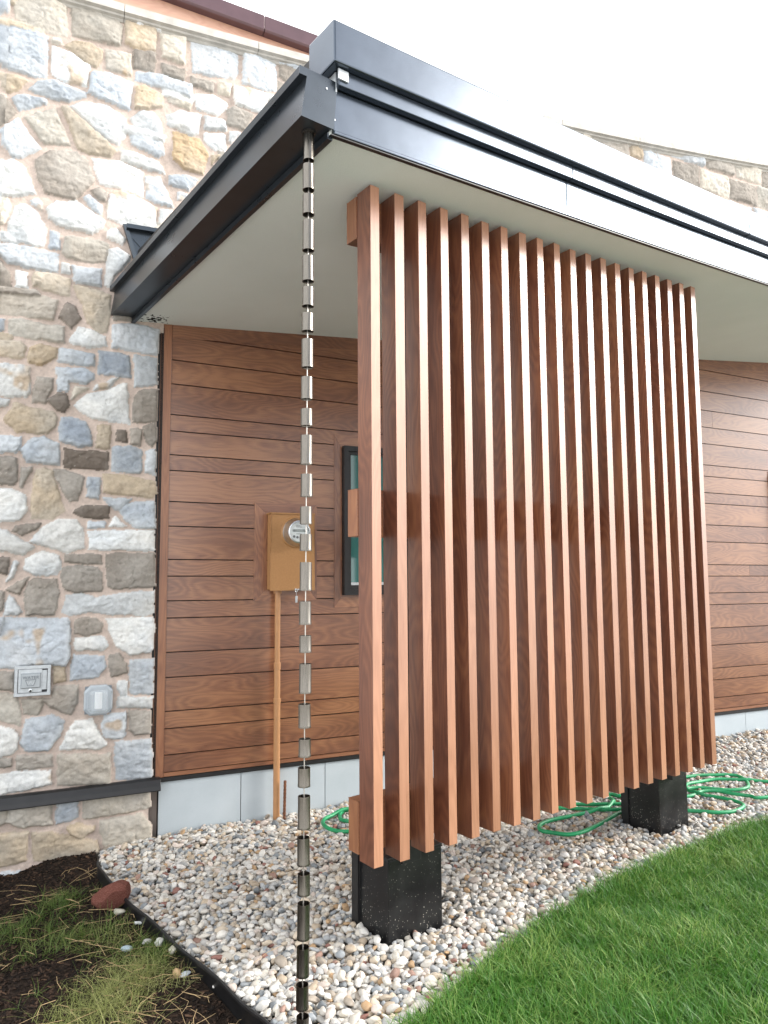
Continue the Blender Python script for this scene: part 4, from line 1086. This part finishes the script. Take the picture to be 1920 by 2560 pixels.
# weeds in the mulch
def patch(name, lst, me_list, m, lab):
    P_, RT, SL = [], [], []
    for cx, cy, rx, ry, n_ in lst:
        for _ in range(n_):
            px, py = random.gauss(cx, rx), random.gauss(cy, ry)
            if px > edge_x(py)-.01 or py > wall_y(px)-.03: continue
            s_ = rnd(.6, 1.25); P_.append((px, py, soilz(px, py)-.004)); RT.append((rnd(-.3, .3), rnd(-.3, .3), rnd(0, 6.28))); SL.append((s_, s_, s_))
    o = scatter(name, P_, RT, SL, None, [src('weed_tuft', q, m) for q in me_list]); prop(o, lab, 'weeds'); return o
patch('weeds', [(.84, 3.80, .07, .05, 50), (.68, 3.66, .10, .07, 62), (.58, 3.56, .08, .10, 30), (.86, 3.36, .08, .07, 40), (.74, 3.36, .11, .07, 36), (1.03, 2.97, .035, .08, 48), (.95, 3.05, .06, .08, 22), (.1, 3.2, .3, .4, 60)],
      [tuft_mesh(60+k, 7, .062, .0019, .024, 1.9) for k in range(5)], WEED, 'sparse green weed grass growing through the dark mulch')
patch('pale_weeds', [(.93, 2.93, .07, .07, 42), (.85, 2.83, .08, .07, 54), (.77, 2.74, .09, .07, 60), (.70, 2.66, .09, .08, 60), (.92, 3.24, .06, .06, 30), (.97, 2.82, .04, .05, 30)],
      [tuft_mesh(80+k, 9, .062, .0013, .028, 2.1) for k in range(5)], WEEDY, 'pale yellowish fine grass clump in the mulch near the edging')
# mulch chips
P_, RT, SL = [], [], []
for _ in range(15000):
    py = rnd(2.2, 4.6); px = rnd(.0, edge_x(py)-.012)
    if py > wall_y(px)-.03: continue
    s_ = rnd(.5, 1.3); P_.append((px, py, soilz(px, py)+.002)); RT.append((rnd(-.5, .5), rnd(-.5, .5), rnd(0, 6.28))); SL.append((s_*rnd(.5, 1.6), s_, s_))
cs = []
for k in range(5):
    bm = bmesh.new(); bmesh.ops.create_cube(bm, size=1)
    for v in bm.verts: v.co = Vector((v.co.x*.018*(1+.4*rnd(-1, 1)), v.co.y*.006*(1+.5*rnd(-1, 1)), v.co.z*.003))
    me = bpy.data.meshes.new('mulch_chip'); bm.to_mesh(me); bm.free(); cs.append(src('mulch_chip', me, CHIP))
ms = scatter('mulch', P_, RT, SL, None, cs); prop(ms, 'dark brown shredded bark mulch at the foot of the stone wall', 'mulch')
# dry straw
b = MB()
for _ in range(210):
    py = rnd(2.3, 4.2); ex = edge_x(py); px = ex-abs(random.gauss(0, .42))
    if random.random() < .25: py = rnd(2.25, 3.0); px = edge_x(py)-abs(random.gauss(.14, .22))
    if py > wall_y(px)-.1 or px < -.2: continue
    l = random.choice((.04, .06, .08, .12, .2)); a = rnd(0, 3.14); bz = soilz(px, py)+rnd(.004, .02)
    dx, dy = math.cos(a)*l/2, math.sin(a)*l/2; k = rnd(-.015, .015)
    if px+abs(dx) > edge_x(py)+.05: continue
    b.tube([(px-dx, py-dy, bz), (px+k, py-k, bz+rnd(0, .012)), (px+dx, py+dy, bz+rnd(-.003, .012))], rnd(.0005, .0012), 5)
for (x, y, l, a) in ((1.35, 2.62, .16, .3), (1.62, 2.35, .1, .5), (1.45, 3.0, .18, 2.6), (3.45, 2.62, .12, .8), (2.02, 2.35, .1, .2)):
    dx, dy = math.cos(a)*l/2, math.sin(a)*l/2; b.tube([(x-dx, y-dy, .022), (x, y, .032), (x+dx, y+dy, .024)], .0009, 5)
so = b.build('straw', STRAW); prop(so, 'scattered dry straw stalks lying on the mulch', 'straw', kind='stuff')

# red rock and loose pebbles on the mulch
me = pebble_mesh(21, 5, .12); rk = bpy.data.objects.new('rock', me); me.materials.append(ROCK); COL.objects.link(rk)
rk.scale = (.100, .092, .098); rk.rotation_euler = (.15, -.42, -.75); rk.location = (1.02, 3.56, .004)
prop(rk, 'reddish brown rock lying on the edging at the gravel border', 'rock')
LP = [((1.02, 3.45), .030, (.42,.40,.33), 'flat tan stone on the mulch just below the red rock'), ((1.06, 3.30), .020, (.55,.57,.58), 'small white stone on dark mulch below the flat tan stone'),
      ((1.04, 3.11), .022, (.50,.50,.47), 'light grey oval pebble on mulch beside a paler egg-shaped one'), ((1.075, 3.06), .029, (.60,.60,.55), 'egg-shaped whitish pebble on mulch at the edging'),
      ((.95, 3.10), .024, (.33,.42,.46), 'angular blue-grey stone on mulch among the weeds'), ((1.092, 2.955), .026, (.48,.45,.37), 'beige pebble resting by the edging beside green weeds'),
      ((1.05, 2.80), .022, (.48,.33,.18), 'orange-brown pebble on mulch near the pale grass'), ((1.075, 2.775), .021, (.46,.50,.54), 'pale blue pebble on mulch next to the orange-brown one')]
for k, ((x, y), s_, c, lab) in enumerate(LP):
    me = pebble_mesh(30+k, 3, .3); m = simple('loose_pebble_stone', c, .65, noise=(8, .25), bmp=.2); me.materials.append(m)
    o = bpy.data.objects.new('pebble', me); COL.objects.link(o); o.scale = (s_, s_*.9, s_*.9); o.rotation_euler = (rnd(-.2, .2), rnd(-.2, .2), rnd(0, 6)); o.location = (x, y, soilz(x, y)+s_*.42)
    prop(o, lab, 'pebble', 'loose pebbles on the mulch')

# ------------------------------------------------------------------ garden hose
HP = [(5.9, 1.98), (5.3, 2.24), (4.84, 2.40), (4.80, 2.47), (4.76, 2.56), (4.73, 2.65), (4.63, 2.71), (4.49, 2.71), (4.25, 2.80), (4.05, 2.84), (3.99, 2.88), (3.87, 2.96), (3.77, 3.04), (3.4, 3.3), (3.0, 3.6), (2.72, 3.84), (2.58, 3.90), (2.53, 3.90), (2.48, 3.86), (2.44, 3.78), (2.46, 3.71), (2.56, 3.64),
      (2.66, 3.68), (2.68, 3.78), (2.60, 3.87), (2.50, 3.89), (2.38, 3.86), (2.32, 3.80), (2.30, 3.70), (2.32, 3.61), (2.37, 3.57), (2.48, 3.52), (2.8, 3.42), (3.2, 3.25), (3.5, 3.13), (3.63, 3.06), (3.72, 2.97), (3.84, 2.85), (4.0, 2.80), (4.3, 2.80), (4.66, 2.79), (4.82, 2.62), (4.95, 2.57), (5.07, 2.62), (5.16, 2.70), (5.16, 2.78), (5.03, 2.87), (4.89, 2.93), (4.6, 3.0), (4.35, 3.02),
      (4.13, 2.98), (4.10, 3.03), (4.06, 3.05), (4.03, 3.0), (4.0, 2.95), (3.95, 2.92), (3.83, 2.89), (3.69, 2.91), (3.52, 2.94), (3.39, 2.96), (3.28, 2.94), (3.23, 2.88), (3.26, 2.80), (3.31, 2.74), (3.41, 2.72), (3.57, 2.74), (3.72, 2.77), (3.87, 2.79), (4.02, 2.76), (4.12, 2.65), (4.23, 2.53), (4.30, 2.44), (4.40, 2.39), (4.51, 2.38), (4.59, 2.41), (4.62, 2.49), (4.60, 2.60), (4.56, 2.70), (4.60, 2.80), (4.70, 2.85), (4.82, 2.84), (4.96, 2.80), (5.07, 2.72), (5.14, 2.64), (5.3, 2.50), (5.7, 2.4), (6.4, 2.35)]
def cr(P, n_=7):
    out = []; Q = [Vector((*q, 0)) for q in P]
    for i in range(len(Q)-1):
        a, b_, c, d = Q[max(0, i-1)], Q[i], Q[i+1], Q[min(len(Q)-1, i+2)]
        for k in range(n_):
            t = k/n_; out.append(.5*((2*b_)+(c-a)*t+(2*a-5*b_+4*c-d)*t*t+(3*b_-a-3*c+d)*t**3))
    out.append(Q[-1]); return out
hp = cr(HP); N_ = len(hp); zz_ = [gz(q.x, q.y)+.022+.005*mn.noise(Vector((i*.09, 0, 3))) for i, q in enumerate(hp)]
for i in range(N_):                       # where it crosses itself the later pass lies on top
    for j in range(0, i-12):
        d = (hp[i].xy-hp[j].xy).length
        if d < .026: zz_[i] = max(zz_[i], zz_[j]+.020*(1-d/.05))
zz_ = list(np.convolve(np.pad(zz_, 2, mode='edge'), np.ones(5)/5, 'valid'))
b = MB(); b.tube([(q.x, q.y, z) for q, z in zip(hp, zz_)], .0115, 12)
hs = b.build('garden_hose', HOSE); prop(hs, 'bright green garden hose looped on the gravel behind the screen', 'hose')
